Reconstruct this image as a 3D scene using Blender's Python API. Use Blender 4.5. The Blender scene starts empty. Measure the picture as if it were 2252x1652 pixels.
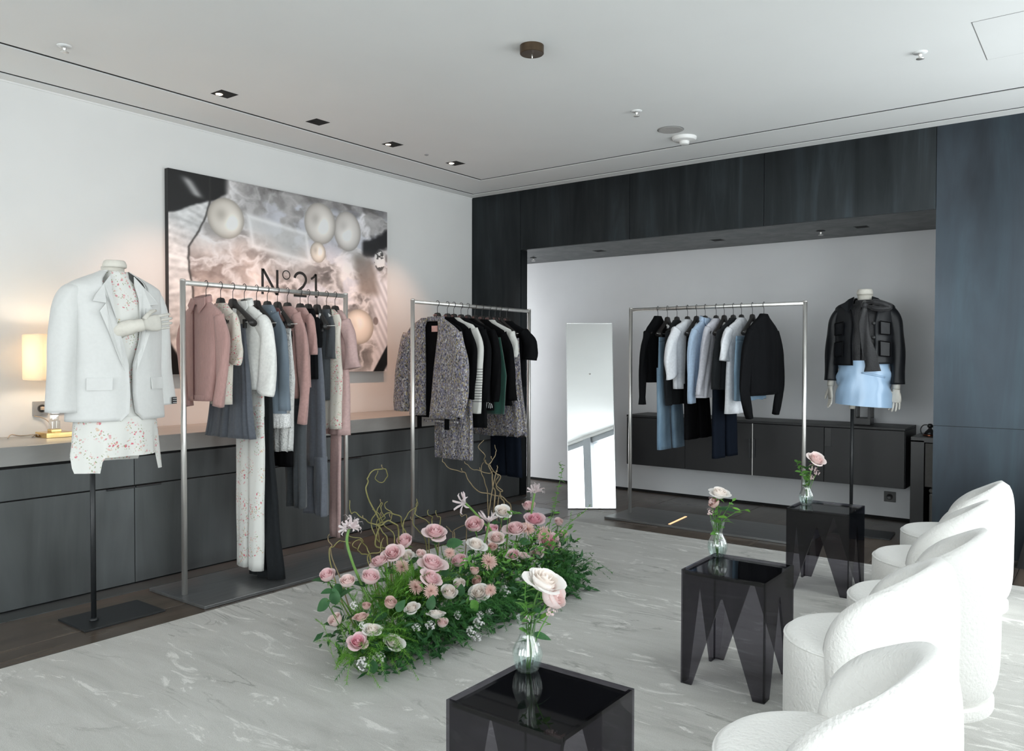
import bpy, bmesh, math, random
from math import sin, cos, pi, radians, sqrt, atan2, exp
from mathutils import Vector, Matrix, noise
import numpy as np

SC = bpy.context.scene
COL = SC.collection

# ------------------------------------------------------------------ camera
cam_d = bpy.data.cameras.new('camera')
cam = bpy.data.objects.new('camera', cam_d)
COL.objects.link(cam)
SC.camera = cam
cam_d.sensor_fit = 'HORIZONTAL'
cam_d.sensor_width = 36.0
cam_d.lens = 36.0 * 1752.9 / 2252.0
cam_d.clip_start = 0.05
_yaw, _pit, _rol = 0.644514, 0.0214777, 0.00221296
_f = Vector((-sin(_yaw) * cos(_pit), cos(_yaw) * cos(_pit), -sin(_pit)))
_r = Vector((cos(_yaw), sin(_yaw), 0.0))
_u = _r.cross(_f)
_r2 = cos(_rol) * _r + sin(_rol) * _u
_u2 = -sin(_rol) * _r + cos(_rol) * _u
_m = Matrix((_r2, _u2, -_f)).transposed().to_4x4()
_m.translation = Vector((0.0, 0.0, 1.335))
cam.matrix_world = _m

# ------------------------------------------------------------------ world, daylight, exposure
wd = bpy.data.worlds.new('daylight')
SC.world = wd
wd.use_nodes = True
_bg = wd.node_tree.nodes['Background']
_bg.inputs[0].default_value = (0.965, 0.985, 1.0, 1)
_bg.inputs[1].default_value = 4.2
SC.view_settings.view_transform = 'Standard'
SC.view_settings.look = 'None'
SC.view_settings.gamma = 1.0
SC.view_settings.use_curve_mapping = False
SC.view_settings.exposure = 0.72
SC.cycles.use_denoising = True
SC.cycles.max_bounces = 12
SC.cycles.diffuse_bounces = 6
SC.cycles.glossy_bounces = 5
SC.cycles.transparent_max_bounces = 24
SC.cycles.caustics_reflective = False
SC.cycles.caustics_refractive = False
SC.cycles.sample_clamp_indirect = 6.0

XW, YR, ZC = 1.00, -5.0, 2.952          # window wall, rear wall, ceiling height

def area_light(name, loc, rot, sx, sy, portal=False, power=0, color=(1, 1, 1)):
    l = bpy.data.lights.new(name, 'AREA')
    l.shape = 'RECTANGLE'
    l.size, l.size_y = sx, sy
    l.energy = power
    l.color = color
    if portal:
        l.cycles.is_portal = True
    o = bpy.data.objects.new(name, l)
    o.location, o.rotation_euler = loc, rot
    COL.objects.link(o)
    return o
# portals: they only tell the renderer through which openings the sky shines in
area_light('sky_portal', (XW + 0.22, 4.85, 1.45), (0, radians(90), 0), 2.86, 2.6, True)
area_light('sky_portal', (XW + 0.22, 0.75, 1.45), (0, radians(90), 0), 2.86, 2.7, True)
area_light('sky_portal', (-2.05, YR - 0.22, 1.45), (radians(90), 0, 0), 6.0, 2.86, True)

def spot_light(name, loc, target, power, angle, color, blend=0.6, size=0.03):
    l = bpy.data.lights.new(name, 'SPOT')
    l.energy, l.color, l.spot_size, l.spot_blend, l.shadow_soft_size = power, color, angle, blend, size
    o = bpy.data.objects.new(name, l)
    o.location = loc
    o.rotation_euler = (Vector(target) - Vector(loc)).to_track_quat('-Z', 'Y').to_euler()
    COL.objects.link(o)
    return o
WARM = (1.0, 0.55, 0.36)
for _y in (2.874, 3.593, 4.304, 5.028):                       # the four recessed downlights along the left wall
    spot_light('downlight_lamp', (-4.37, _y, 2.935), (-5.05, _y, 0.95), 42, radians(66), WARM, 0.9)
_l = bpy.data.lights.new('table_lamp_bulb', 'POINT')
_l.energy, _l.color, _l.shadow_soft_size = 3.2, (1.0, 0.82, 0.62), 0.05
_o = bpy.data.objects.new('table_lamp_bulb', _l)
_o.location = (-4.975, 2.13, 1.33)
COL.objects.link(_o)

# ------------------------------------------------------------------ materials
MATS = {}
def srgb(r, g, b):
    f = lambda c: (c / 255 / 12.92) if c / 255 <= 0.04045 else ((c / 255 + 0.055) / 1.055) ** 2.4
    return (f(r), f(g), f(b), 1.0)

class NT:
    def __init__(self, name):
        self.m = bpy.data.materials.new(name)
        self.m.use_nodes = True
        self.t = self.m.node_tree
        self.b = self.t.nodes['Principled BSDF']
        self.out = self.t.nodes['Material Output']
    def n(self, typ, **kw):
        x = self.t.nodes.new('ShaderNode' + typ)
        for k, v in kw.items():
            if hasattr(x, k): setattr(x, k, v)
            else: x.inputs[k.replace('_', ' ')].default_value = v
        return x
    def l(self, a, b): self.t.links.new(a, b)
    def coord(self, scale=(1, 1, 1), rot=(0, 0, 0), src='Object'):
        tc = self.n('TexCoord'); mp = self.n('Mapping')
        mp.inputs['Scale'].default_value = scale
        mp.inputs['Rotation'].default_value = rot
        self.l(tc.outputs[src], mp.inputs[0])
        return mp.outputs[0]
    def noise(self, co, scale, detail=4, rough=0.55, dist=0.0):
        x = self.n('TexNoise')
        x.inputs['Scale'].default_value = scale; x.inputs['Detail'].default_value = detail
        x.inputs['Roughness'].default_value = rough; x.inputs['Distortion'].default_value = dist
        self.l(co, x.inputs['Vector'])
        return x.outputs['Fac']
    def ramp(self, fac, stops):
        r = self.n('ValToRGB'); e = r.color_ramp.elements
        while len(e) < len(stops): e.new(0.5)
        for i, (p, c) in enumerate(stops):
            e[i].position = p; e[i].color = c if len(c) == 4 else (*c, 1)
        self.l(fac, r.inputs[0])
        return r.outputs[0]
    def mix(self, fac, a, b, blend='MIX'):
        x = self.n('Mix', data_type='RGBA', blend_type=blend)
        if isinstance(fac, (int, float)): x.inputs[0].default_value = fac
        else: self.l(fac, x.inputs[0])
        for v, i in ((a, 6), (b, 7)):
            if isinstance(v, tuple): x.inputs[i].default_value = v
            else: self.l(v, x.inputs[i])
        return x.outputs[2]
    def bump(self, h, strength=0.2, dist=0.01):
        x = self.n('Bump'); x.inputs['Strength'].default_value = strength; x.inputs['Distance'].default_value = dist
        self.l(h, x.inputs['Height']); self.l(x.outputs[0], self.b.inputs['Normal'])
    def base(self, c):
        if isinstance(c, tuple): self.b.inputs['Base Color'].default_value = c
        else: self.l(c, self.b.inputs['Base Color'])
    def set(self, rough=0.5, metal=0.0, spec=0.5, sheen=0.0):
        self.b.inputs['Roughness'].default_value = rough
        self.b.inputs['Metallic'].default_value = metal
        self.b.inputs['Specular IOR Level'].default_value = spec
        if sheen:
            self.b.inputs['Sheen Weight'].default_value = sheen
        return self
def plain(name, c, rough=0.5, metal=0.0, spec=0.5, sheen=0.0, grain=0.0, gscale=40, bump=0.0, bscale=200, stretch=(1, 1, 1)):
    if name in MATS: return MATS[name]
    t = NT(name); t.set(rough, metal, spec, sheen)
    co = t.coord(stretch)
    if grain:
        f = t.noise(co, gscale, 3)
        lo = tuple(x * (1 - grain) for x in c[:3]) + (1,); hi = tuple(min(1, x * (1 + grain)) for x in c[:3]) + (1,)
        t.base(t.ramp(f, [(0.3, lo), (0.7, hi)]))
    else:
        t.base(c)
    if bump:
        t.bump(t.noise(co, bscale, 2), bump, 0.004)
    MATS[name] = t.m
    return t.m
def emissive(name, c, strength):
    t = NT(name); t.base(c); t.b.inputs['Emission Color'].default_value = c; t.b.inputs['Emission Strength'].default_value = strength
    MATS[name] = t.m
    return t.m

M_wall = plain('white_plaster', (0.73, 0.735, 0.73, 1), 0.9, grain=0.02, gscale=2)
M_ceil = plain('ceiling_paint', (0.77, 0.785, 0.785, 1), 0.92, grain=0.015, gscale=1.5)
M_alc = plain('grey_plaster', (0.72, 0.73, 0.745, 1), 0.9, grain=0.03, gscale=2)
M_black = plain('black_lacquer', (0.010, 0.010, 0.011, 1), 0.35, grain=0.2, gscale=8)
M_void = plain('dark_gap', (0.006, 0.006, 0.006, 1), 0.9, grain=0.1)
M_steel = plain('brushed_steel', (0.78, 0.765, 0.74, 1), 0.40, 0.9, grain=0.08, gscale=60, stretch=(1, 1, 0.1))
M_plate = plain('dark_steel_plate', (0.26, 0.265, 0.27, 1), 0.30, 0.75, grain=0.12, gscale=6, stretch=(6, 0.4, 1))
M_blackmetal = plain('black_powder_coat', (0.016, 0.018, 0.020, 1), 0.42, 0.0, grain=0.15, gscale=30)
M_brass = plain('polished_brass', (0.83, 0.60, 0.26, 1), 0.18, 1.0, grain=0.05)
M_bronze = plain('dark_bronze', (0.10, 0.07, 0.045, 1), 0.4, 0.8, grain=0.2, gscale=12)
M_greyplastic = plain('grey_plastic', (0.30, 0.30, 0.30, 1), 0.4, 0.3, grain=0.05)
M_darkplastic = plain('dark_plastic', (0.06, 0.06, 0.06, 1), 0.4, 0.0, grain=0.05)
M_whiteplastic = plain('white_plastic', (0.78, 0.78, 0.77, 1), 0.4, grain=0.02)
M_cable = plain('beige_cable', (0.45, 0.36, 0.28, 1), 0.5, grain=0.05)
M_paper = plain('white_paper', (0.85, 0.85, 0.85, 1), 0.8, grain=0.02)

def mat_patina(name, c1, c2, c3, rough, metal, stretch):
    t = NT(name); t.set(rough, metal, 0.5)
    co = t.coord(stretch)
    f = t.noise(co, 2.2, 5, 0.6, 0.6)
    g = t.noise(t.coord((0.8, 0.8, 0.5)), 1.6, 3)
    a = t.ramp(f, [(0.30, c1), (0.55, c2), (0.78, c3)])
    b = t.ramp(g, [(0.35, (0.75, 0.75, 0.75, 1)), (0.7, (1.25, 1.25, 1.25, 1))])
    t.base(t.mix(1.0, a, b, 'MULTIPLY'))
    r = t.ramp(f, [(0.2, (rough - .06,) * 3), (0.8, (rough + .10,) * 3)])
    t.l(r, t.b.inputs['Roughness'])
    return t.m
M_panel = mat_patina('blackened_steel', (0.020, 0.023, 0.025, 1), (0.031, 0.036, 0.039, 1), (0.050, 0.064, 0.074, 1), 0.34, 0.85, (3.0, 3.0, 0.25))
M_blued = mat_patina('blued_steel', (0.034, 0.040, 0.048, 1), (0.048, 0.062, 0.076, 1), (0.066, 0.094, 0.112, 1), 0.38, 0.80, (1.6, 1.6, 0.22))
M_cab = mat_patina('gunmetal_cabinet', (0.095, 0.102, 0.104, 1), (0.120, 0.130, 0.133, 1), (0.150, 0.165, 0.170, 1), 0.42, 0.55, (3.0, 3.0, 0.3))
M_cred = mat_patina('black_wood', (0.010, 0.010, 0.011, 1), (0.014, 0.014, 0.015, 1), (0.019, 0.019, 0.020, 1), 0.45, 0.0, (2, 2, 0.5))
def mat_stone():
    t = NT('grey_stone_worktop'); t.set(0.32)
    f = t.noise(t.coord((1, 0.5, 1)), 2.4, 6, 0.6, 0.4)
    t.base(t.ramp(f, [(0.3, (0.235, 0.235, 0.228, 1)), (0.7, (0.345, 0.345, 0.335, 1))]))
    return t.m
M_stone = mat_stone()
def mat_floor():
    t = NT('dark_floor_tile'); t.set(0.30)
    f = t.noise(t.coord((6, 0.7, 1)), 2.0, 6, 0.65, 0.6)
    g = t.noise(t.coord((0.9, 0.9, 1)), 1.1, 2)
    oi = t.n('ObjectInfo')
    a = t.ramp(f, [(0.28, (0.050, 0.039, 0.031, 1)), (0.5, (0.086, 0.067, 0.053, 1)), (0.75, (0.125, 0.10, 0.078, 1))])
    b = t.ramp(oi.outputs['Random'], [(0, (0.75, 0.76, 0.78, 1)), (1, (1.2, 1.15, 1.1, 1))])
    t.base(t.mix(1.0, a, b, 'MULTIPLY'))
    r = t.ramp(g, [(0.3, (0.22,) * 3), (0.7, (0.38,) * 3)])
    t.l(r, t.b.inputs['Roughness'])
    return t.m
M_floor = mat_floor()
def mat_rug():
    t = NT('pale_eroded_rug'); t.set(0.95, 0, 0.15, 0.15)
    co = t.coord((0.55, 2.6, 1), (0, 0, radians(-12)))
    w = t.noise(t.coord((1, 1, 1)), 1.3, 4, 0.6, 0.8)
    # broad streaks
    f = t.noise(co, 2.2, 8, 0.68, 1.2)
    base = t.ramp(f, [(0.28, (0.40, 0.395, 0.37, 1)), (0.45, (0.475, 0.47, 0.445, 1)), (0.62, (0.53, 0.525, 0.50, 1)), (0.8, (0.59, 0.585, 0.56, 1))])
    # pale worn flecks
    f2 = t.noise(t.coord((0.7, 2.2, 1), (0, 0, radians(-14))), 3.1, 9, 0.72, 1.6)
    fl = t.ramp(f2, [(0.565, (0, 0, 0)), (0.62, (1, 1, 1))])
    c1 = t.mix(fl, base, (0.71, 0.70, 0.67, 1))
    # dark cracks : thin band of a distorted noise
    f3 = t.noise(t.coord((0.35, 1.5, 1), (0, 0, radians(-16))), 1.7, 8, 0.62, 1.0)
    cr = t.ramp(f3, [(0.487, (0, 0, 0)), (0.498, (0.8, 0.8, 0.8)), (0.504, (0.8, 0.8, 0.8)), (0.515, (0, 0, 0))])
    brk = t.ramp(t.noise(t.coord(), 2.3, 3), [(0.48, (0, 0, 0)), (0.62, (1, 1, 1))])
    crm = t.mix(1.0, cr, brk, 'MULTIPLY')
    c2 = t.mix(crm, c1, (0.27, 0.265, 0.245, 1))
    gr = t.noise(t.coord(), 260, 2)
    g2 = t.ramp(gr, [(0.25, (0.86,) * 3), (0.75, (1.1,) * 3)])
    t.base(t.mix(1.0, c2, g2, 'MULTIPLY'))
    t.bump(gr, 0.5, 0.004)
    return t.m
M_rug = mat_rug()

def mat_mirror():
    t = NT('mirror_silver'); t.set(0.0, 1.0); t.base((0.93, 0.94, 0.94, 1)); return t.m
M_mirror = mat_mirror()
def mat_thin(name, tint, gloss_rough=0.03, lo=0.05, hi=0.6, gl=(1, 1, 1, 1)):
    """thin clear sheet: tinted see-through plus a grazing-angle sheen"""
    t = NT(name)
    tr = t.n('BsdfTransparent'); tr.inputs[0].default_value = tint
    g = t.n('BsdfGlossy'); g.inputs['Color'].default_value = gl; g.inputs['Roughness'].default_value = gloss_rough
    fr = t.n('LayerWeight'); fr.inputs[0].default_value = 0.35
    r = t.ramp(fr.outputs['Facing'], [(0.0, (lo,) * 3), (0.55, (lo * 1.6,) * 3), (1.0, (hi,) * 3)])
    mx = t.n('MixShader'); t.l(r, mx.inputs[0]); t.l(tr.outputs[0], mx.inputs[1]); t.l(g.outputs[0], mx.inputs[2])
    t.l(mx.outputs[0], t.out.inputs[0])
    return t.m
M_pane = mat_thin('window_glass', (0.96, 0.98, 0.98, 1), 0.0, 0.04, 0.5)
M_glass = mat_thin('clear_vase_glass', (0.95, 0.975, 0.97, 1), 0.05, 0.11, 0.85)
M_water = mat_thin('vase_water', (0.92, 0.96, 0.95, 1), 0.02, 0.04, 0.4)
M_acryl = mat_thin('smoked_acrylic', (0.43, 0.42, 0.455, 1), 0.03, 0.03, 0.5)

# ------------------------------------------------------------------ mesh helpers
def mesh_obj(name, verts, faces, mat=None, parent=None, smooth=False, mats=None):
    me = bpy.data.meshes.new(name)
    me.from_pydata([tuple(v) for v in verts], [], faces)
    if smooth:
        me.polygons.foreach_set('use_smooth', [True] * len(me.polygons))
    me.update()
    if mat: me.materials.append(mat)
    o = bpy.data.objects.new(name, me)
    COL.objects.link(o)
    if parent: o.parent = parent
    return o
def share(src, parent=None, name=None):
    o = src.copy()
    if name: o.name = name
    COL.objects.link(o)
    if parent is not None: o.parent = parent
    return o
def thing(name, label, cat, loc=(0, 0, 0), rotz=0.0, group=None):
    o = bpy.data.objects.new(name, None)
    COL.objects.link(o)
    o.empty_display_size = 0.05
    o.location = loc; o.rotation_euler = (0, 0, rotz)
    o['label'] = label; o['category'] = cat
    if group: o['group'] = group
    return o
def tag(o, label, cat, group=None, kind=None):
    o['label'] = label; o['category'] = cat
    if group: o['group'] = group
    if kind: o['kind'] = kind
    return o
def structure(o):
    o['kind'] = 'structure'
    return o

class MB:
    """collects shapes into one mesh"""
    def __init__(s): s.v = []; s.f = []
    def add(s, v, f):
        k = len(s.v); s.v += [tuple(x) for x in v]; s.f += [tuple(i + k for i in q) for q in f]; return s
    def box(s, x0, x1, y0, y1, z0, z1, bev=0.0):
        if bev <= 0:
            v = [(x0, y0, z0), (x1, y0, z0), (x1, y1, z0), (x0, y1, z0), (x0, y0, z1), (x1, y0, z1), (x1, y1, z1), (x0, y1, z1)]
            f = [(0, 3, 2, 1), (4, 5, 6, 7), (0, 1, 5, 4), (1, 2, 6, 5), (2, 3, 7, 6), (3, 0, 4, 7)]
            return s.add(v, f)
        b = bmesh.new()
        bmesh.ops.create_cube(b, size=1.0)
        for q in b.verts:
            q.co = Vector(((x0 + x1) / 2 + q.co.x * (x1 - x0), (y0 + y1) / 2 + q.co.y * (y1 - y0), (z0 + z1) / 2 + q.co.z * (z1 - z0)))
        bmesh.ops.bevel(b, geom=b.edges[:], offset=bev, segments=2, affect='EDGES', profile=0.5)
        b.verts.index_update()
        s.add([q.co[:] for q in b.verts], [[x.index for x in q.verts] for q in b.faces]); b.free()
        return s
    def rings(s, rings, cap=True, closed=True):
        n = len(rings[0]); k = len(s.v)
        for r in rings: s.v += [tuple(x) for x in r]
        for i in range(len(rings) - 1):
            for j in range(n if closed else n - 1):
                a = k + i * n + j; b = k + i * n + (j + 1) % n
                s.f.append((a, b, b + n, a + n))
        if cap:
            s.f.append(tuple(k + j for j in reversed(range(n))))
            e = k + (len(rings) - 1) * n
            s.f.append(tuple(e + j for j in range(n)))
        return s
    def lathe(s, prof, n=32, c=(0, 0, 0), ribs=0, ribamp=0.0, cap=True):
        R = []
        for r, z in prof:
            R.append([(c[0] + (r * (1 + ribamp * cos(ribs * 2 * pi * j / n))) * cos(2 * pi * j / n), c[1] + (r * (1 + ribamp * cos(ribs * 2 * pi * j / n))) * sin(2 * pi * j / n), c[2] + z) for j in range(n)])
        return s.rings(R, cap)
    def tube(s, path, r, n=8, cap=True):
        P = [Vector(p) for p in path]
        rr = r if isinstance(r, (list, tuple)) else [r] * len(P)
        up = Vector((0, 0, 1)); R = []
        t0 = (P[1] - P[0]).normalized()
        a = t0.cross(up)
        if a.length < 1e-3: a = t0.cross(Vector((1, 0, 0)))
        a.normalize()
        for i, p in enumerate(P):
            t = (P[min(i + 1, len(P) - 1)] - P[max(i - 1, 0)]).normalized()
            a = (a - t * a.dot(t))
            if a.length < 1e-5: a = t.orthogonal()
            a.normalize(); b = t.cross(a)
            R.append([p + rr[i] * (cos(2 * pi * j / n) * a + sin(2 * pi * j / n) * b) for j in range(n)])
        return s.rings(R, cap)
    def prism(s, poly, axis, d0, d1):
        """poly in the two other axes, extruded along axis"""
        def P(a, b, d): return {'x': (d, a, b), 'y': (a, d, b), 'z': (a, b, d)}[axis]
        n = len(poly)
        v = [P(a, b, d0) for a, b in poly] + [P(a, b, d1) for a, b in poly]
        f = [tuple(range(n))[::-1], tuple(range(n, 2 * n))] + [(i, (i + 1) % n, n + (i + 1) % n, n + i) for i in range(n)]
        return s.add(v, f)
    def strip(s, pts, w, nrm=(0, 0, 1)):
        """flat tapered ribbon along pts with widths w"""
        P = [Vector(p) for p in pts]; k = len(s.v); N = Vector(nrm)
        for i, p in enumerate(P):
            t = P[min(i + 1, len(P) - 1)] - P[max(i - 1, 0)]
            a = t.cross(N)
            if a.length < 1e-6: a = t.orthogonal()
            a.normalize()
            s.v += [tuple(p - a * w[i]), tuple(p + a * w[i])]
        for i in range(len(P) - 1):
            s.f.append((k + 2 * i, k + 2 * i + 1, k + 2 * i + 3, k + 2 * i + 2))
        return s
    def build(s, name, mat, parent=None, smooth=False):
        return mesh_obj(name, s.v, s.f, mat, parent, smooth)
    def auto(s, name, mat, parent=None, angle=40):
        o = mesh_obj(name, s.v, s.f, mat, parent, True)
        try: o.data.set_sharp_from_angle(angle=radians(angle))
        except Exception: pass
        return o
def box(name, mat, x0, x1, y0, y1, z0, z1, parent=None, bev=0.0):
    m = MB().box(x0, x1, y0, y1, z0, z1, bev)
    return m.build(name, mat, parent)
def catmull(P, n=6):
    P = [Vector(p) for p in P]; out = []
    for i in range(len(P) - 1):
        p0, p1, p2, p3 = P[max(i - 1, 0)], P[i], P[i + 1], P[min(i + 2, len(P) - 1)]
        for k in range(n):
            t = k / n
            out.append(0.5 * ((2 * p1) + (p2 - p0) * t + (2 * p0 - 5 * p1 + 4 * p2 - p3) * t * t + (3 * p1 - p0 - 3 * p2 + p3) * t ** 3))
    out.append(P[-1])
    return out
def lerp(a, b, t): return a + (b - a) * t
def interp(xs, ys, x):
    if x <= xs[0]: return ys[0]
    for i in range(len(xs) - 1):
        if x <= xs[i + 1]:
            return lerp(ys[i], ys[i + 1], (x - xs[i]) / (xs[i + 1] - xs[i] + 1e-9))
    return ys[-1]
# ------------------------------------------------------------------ the room
XL, YB, YA = -5.185, 6.218, 7.18          # left wall, portal plane, alcove back wall
ZS = 2.38                                   # alcove soffit
fl = structure(box('floor', M_void, XL - 0.8, XW + 0.4, YR - 0.2, 7.5, -0.12, -0.006))
tile_i = 0
def tiles(y0, y1, x_off, skip):
    x = x_off
    while x < XW:
        a, b = max(x, XL - 0.7), min(x + 0.8, XW)
        if b - a > 0.05 and not skip(a, b, y0, y1):
            box('tile', M_floor, a + 0.002, b - 0.002, y0 + 0.002, y1 - 0.002, -0.010, 0.0, fl, 0.0012)
        x += 0.8
inside_rug = lambda a, b, c, d: a > -3.7 and d < 5.45 and c > -1.4 and b < 1.0
for (a, b, off) in ((6.0, 7.18, -6.52), (4.4, 6.0, -6.05), (2.8, 4.4, -6.4), (1.2, 2.8, -6.4), (-0.4, 1.2, -6.05), (-2.0, -0.4, -6.4), (-3.6, -2.0, -6.05), (-5.0, -3.6, -6.4)):
    tiles(a, b, off, inside_rug)
structure(box('trim_1', M_cab, -4.60, -4.43, YR, YB, 0.0, 0.004))      # dark metal strip let in before the cabinets

structure(box('wall_left', M_wall, XL - 0.15, XL, YR - 0.2, YB + 0.112, 0, 3.2))
structure(box('wall_rear', M_wall, XL - 0.15, -5.0, YR - 0.15, YR, 0, 3.2))
structure(box('wall_rear', M_wall, XL - 0.15, XW + 0.2, YR - 0.15, YR, 2.90, 3.2))
structure(box('wall_right', M_wall, XW, XW + 0.2, YR, YB + 0.1, 2.90, 3.2))
structure(box('wall_right', M_wall, XW, XW + 0.2, 2.1, 3.55, 0, 2.90))
structure(box('wall_right', M_wall, XW, XW + 0.2, YR, -0.6, 0, 2.90))
# alcove shell
ab = structure(box('wall_alcove', M_alc, XL - 0.6, -0.5, YA, YA + 0.15, 0, 2.6))
structure(box('wall_alcove_left', M_alc, XL - 0.75, XL - 0.6, YB, YA, 0, 2.6))
structure(box('wall_alcove_right', M_alc, -0.62, -0.5, YB + 0.12, YA, 0, 2.6))
structure(box('baseboard_back', M_void, XL - 0.6, -0.62, YA - 0.012, YA, 0, 0.022))

# portal wall: blackened steel panels over a dark core
wb = structure(box('wall_back', M_void, -4.58, XW, YB + 0.012, YB + 0.11, ZS + 0.01, 3.2))
def panel(x0, x1, z0, z1, m=None):
    box('panel', m or M_panel, x0 + 0.0018, x1 - 0.0018, YB, YB + 0.014, z0 + 0.0018, z1 - 0.0018, wb)
panel(XL, -4.575, 0.0, ZC + 0.02)
for a, b in ((-4.575, -3.388), (-3.388, -2.2), (-2.2, -0.99)):
    panel(a, b, ZS, ZC + 0.02)
for a, b in ((-0.99, 0.21), (0.21, XW)):
    panel(a, b, 0.0, 0.873, M_blued); panel(a, b, 0.873, ZC + 0.02, M_blued)
structure(box('wall_back_pier', M_panel, XL, -4.573, YB + 0.014, YB + 0.11, 0, ZS + 0.01))
structure(box('wall_back_pier', M_panel, -0.99, XW, YB + 0.014, YB + 0.11, 0, ZS + 0.01))
# soffit of the alcove with its black recessed fittings
sf = structure(box('ceiling_alcove', M_panel, XL - 0.6, -0.6, YB + 0.012, YA, ZS, ZS + 0.06))

# ceiling in three fields separated by shadow gaps
G = 0.038
cl = structure(box('ceiling', M_ceil, -4.617 + G, XW, YR, 5.660 - G, ZC, ZC + 0.05))
structure(box('ceiling_border_left', M_ceil, -5.080 + G, -4.617, YR, 6.106 - G, ZC, ZC + 0.05))
structure(box('ceiling_border_back', M_ceil, -4.617, XW, 5.660, 6.106 - G, ZC, ZC + 0.05))
structure(box('ceiling_edge_left', M_ceil, XL, -5.080, YR, YB, ZC, ZC + 0.05))
structure(box('ceiling_edge_back', M_ceil, -5.080, XW, 6.106, YB, ZC, ZC + 0.05))
structure(box('ceiling_void', M_void, XL, XW, YR, YB, ZC + 0.06, ZC + 0.10))
_g = MB()
_g.box(-4.617, -4.617 + G, YR, 5.66 - G, ZC + .006, ZC + .045).box(-4.617, XW, 5.66 - G, 5.66, ZC + .006, ZC + .045)
_g.box(-5.080, -5.080 + G, YR, 6.106 - G, ZC + .006, ZC + .045).box(-5.080, XW, 6.106 - G, 6.106, ZC + .006, ZC + .045)
structure(_g.build('gap_shade', M_void))                                    # black strips standing in for the shade inside the ceiling gaps
structure(box('trim_2', M_wall, XL, XL + 0.006, YR, YB, ZC - 0.010, ZC))

# window wall on the right: posts, head and sill rails, panes
M_frame = plain('window_frame_grey', (0.30, 0.32, 0.34, 1), 0.45, 0.3, grain=0.05)
ys = [-0.6, 0.75, 2.1, 3.55, 4.85, 6.15]
for n_, i in enumerate((0, 1, 3, 4)):
    w = structure(bpy.data.objects.new('window_%d' % (n_ + 1), None)); COL.objects.link(w)
    w.location = (XW, ys[i], 0)
    y0, y1 = 0.0, ys[i + 1] - ys[i]
    box('window_post', M_frame, 0.0, 0.18, y0, y0 + 0.20, 0, 2.90, w)
    box('window_rail', M_frame, 0.03, 0.12, y0 + 0.20, y1, 0.0, 0.08, w)
    box('window_rail', M_frame, 0.03, 0.12, y0 + 0.20, y1, 2.80, 2.90, w)
    box('pane', M_pane, 0.07, 0.08, y0 + 0.20, y1, 0.08, 2.80, w)
w = structure(bpy.data.objects.new('window_5', None)); COL.objects.link(w)
w.location = (-5.0, YR, 0)
for a in (0.0, 1.17, 2.34, 3.51, 4.68, 5.85):
    box('window_post', M_frame, a, a + 0.14, -0.15, 0.0, 0, 2.90, w)
for a in (0.14, 1.31, 2.48, 3.65, 4.82):
    box('pane', M_pane, a, a + 1.03, -0.09, -0.08, 0.0, 2.90, w)

# rug
rug = tag(box('rug', M_rug, -3.755, 1.10, -1.6, 5.483, 0.0, 0.012, None, 0.004), 'large pale grey woven rug with an eroded streaked pattern, covering the floor', 'rug')

# ------------------------------------------------------------------ worktop and base cabinets along the left wall
tag(box('worktop', M_stone, XL + 0.001, -4.576, -1.6, YB - 0.002, 0.766, 0.867, None, 0.003), 'long pale grey stone worktop running along the left wall', 'worktop')
cab_lab = ['dark gunmetal base cabinet at the frame edge, under the table lamp', 'dark gunmetal base cabinet behind the near end of the rack of pink clothes',
           'dark gunmetal base cabinet behind the long floral trousers', 'dark gunmetal base cabinet between the two left clothes racks, behind the curly twigs',
           'dark gunmetal base cabinet behind the speckled tweed jacket', 'dark gunmetal base cabinet in the far corner by the black pillar']
cy = [1.6, 2.4, 3.2, 4.0, 4.8, 5.6, YB - 0.004]
for i in range(6):
    a, b = cy[i], cy[i + 1]
    t = thing('base_cabinet', cab_lab[i], 'cabinet', (XL, a, 0), 0, 'base cabinets along the left wall')
    d = b - a
    box('carcass', M_void, 0.004, 0.588, 0.001, d - 0.001, 0.02, 0.764, t)
    box('drawer_front', M_cab, 0.588, 0.608, 0.002, d - 0.002, 0.587, 0.752, t, 0.0012)
    dr = box('door', M_cab, 0.588, 0.608, 0.002, d - 0.002, 0.012, 0.580, t, 0.0012)
    h0, h1 = ((d - 0.165, d - 0.004) if i % 2 == 0 else (0.004, 0.160))
    box('handle', M_blackmetal, 0.608, 0.622, h0, h1, 0.571, 0.581, dr, 0.002)
    box('plinth', M_void, 0.5, 0.57, 0.0, d, 0.0, 0.02, t)

# ------------------------------------------------------------------ fittings in the ceiling
for i, y in enumerate((2.874, 3.593, 4.304, 5.028)):
    pos = ('nearest the front', 'second from the front', 'third from the front', 'nearest the black wall')[i]
    t = thing('downlight', 'small square recessed downlight over the left wall, %s' % pos, 'light', (-4.370, y, ZC), 0, 'recessed downlights along the left wall')
    m = MB()
    s = 0.058
    m.box(-s, s, -s, -s + 0.004, -0.0015, 0.05).box(-s, s, s - 0.004, s, -0.0015, 0.05).box(-s, -s + 0.004, -s, s, -0.0015, 0.05).box(s - 0.004, s, -s, s, -0.0015, 0.05)
    m.build('trim_frame', M_void, t)
    box('recess', M_void, -s + .004, s - .004, -s + .004, s - .004, -0.0012, 0.0, t)
    e = MB().lathe([(0.0005, -0.0035), (0.018, -0.0035), (0.021, -0.0015)], 20, (-0.026, -0.020, 0)).build('bulb', emissive('warm_bulb', (1.0, 0.80, 0.58, 1), (9, 0.0, 4, 14)[i]) if i != 1 else M_void, t, True)
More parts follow.
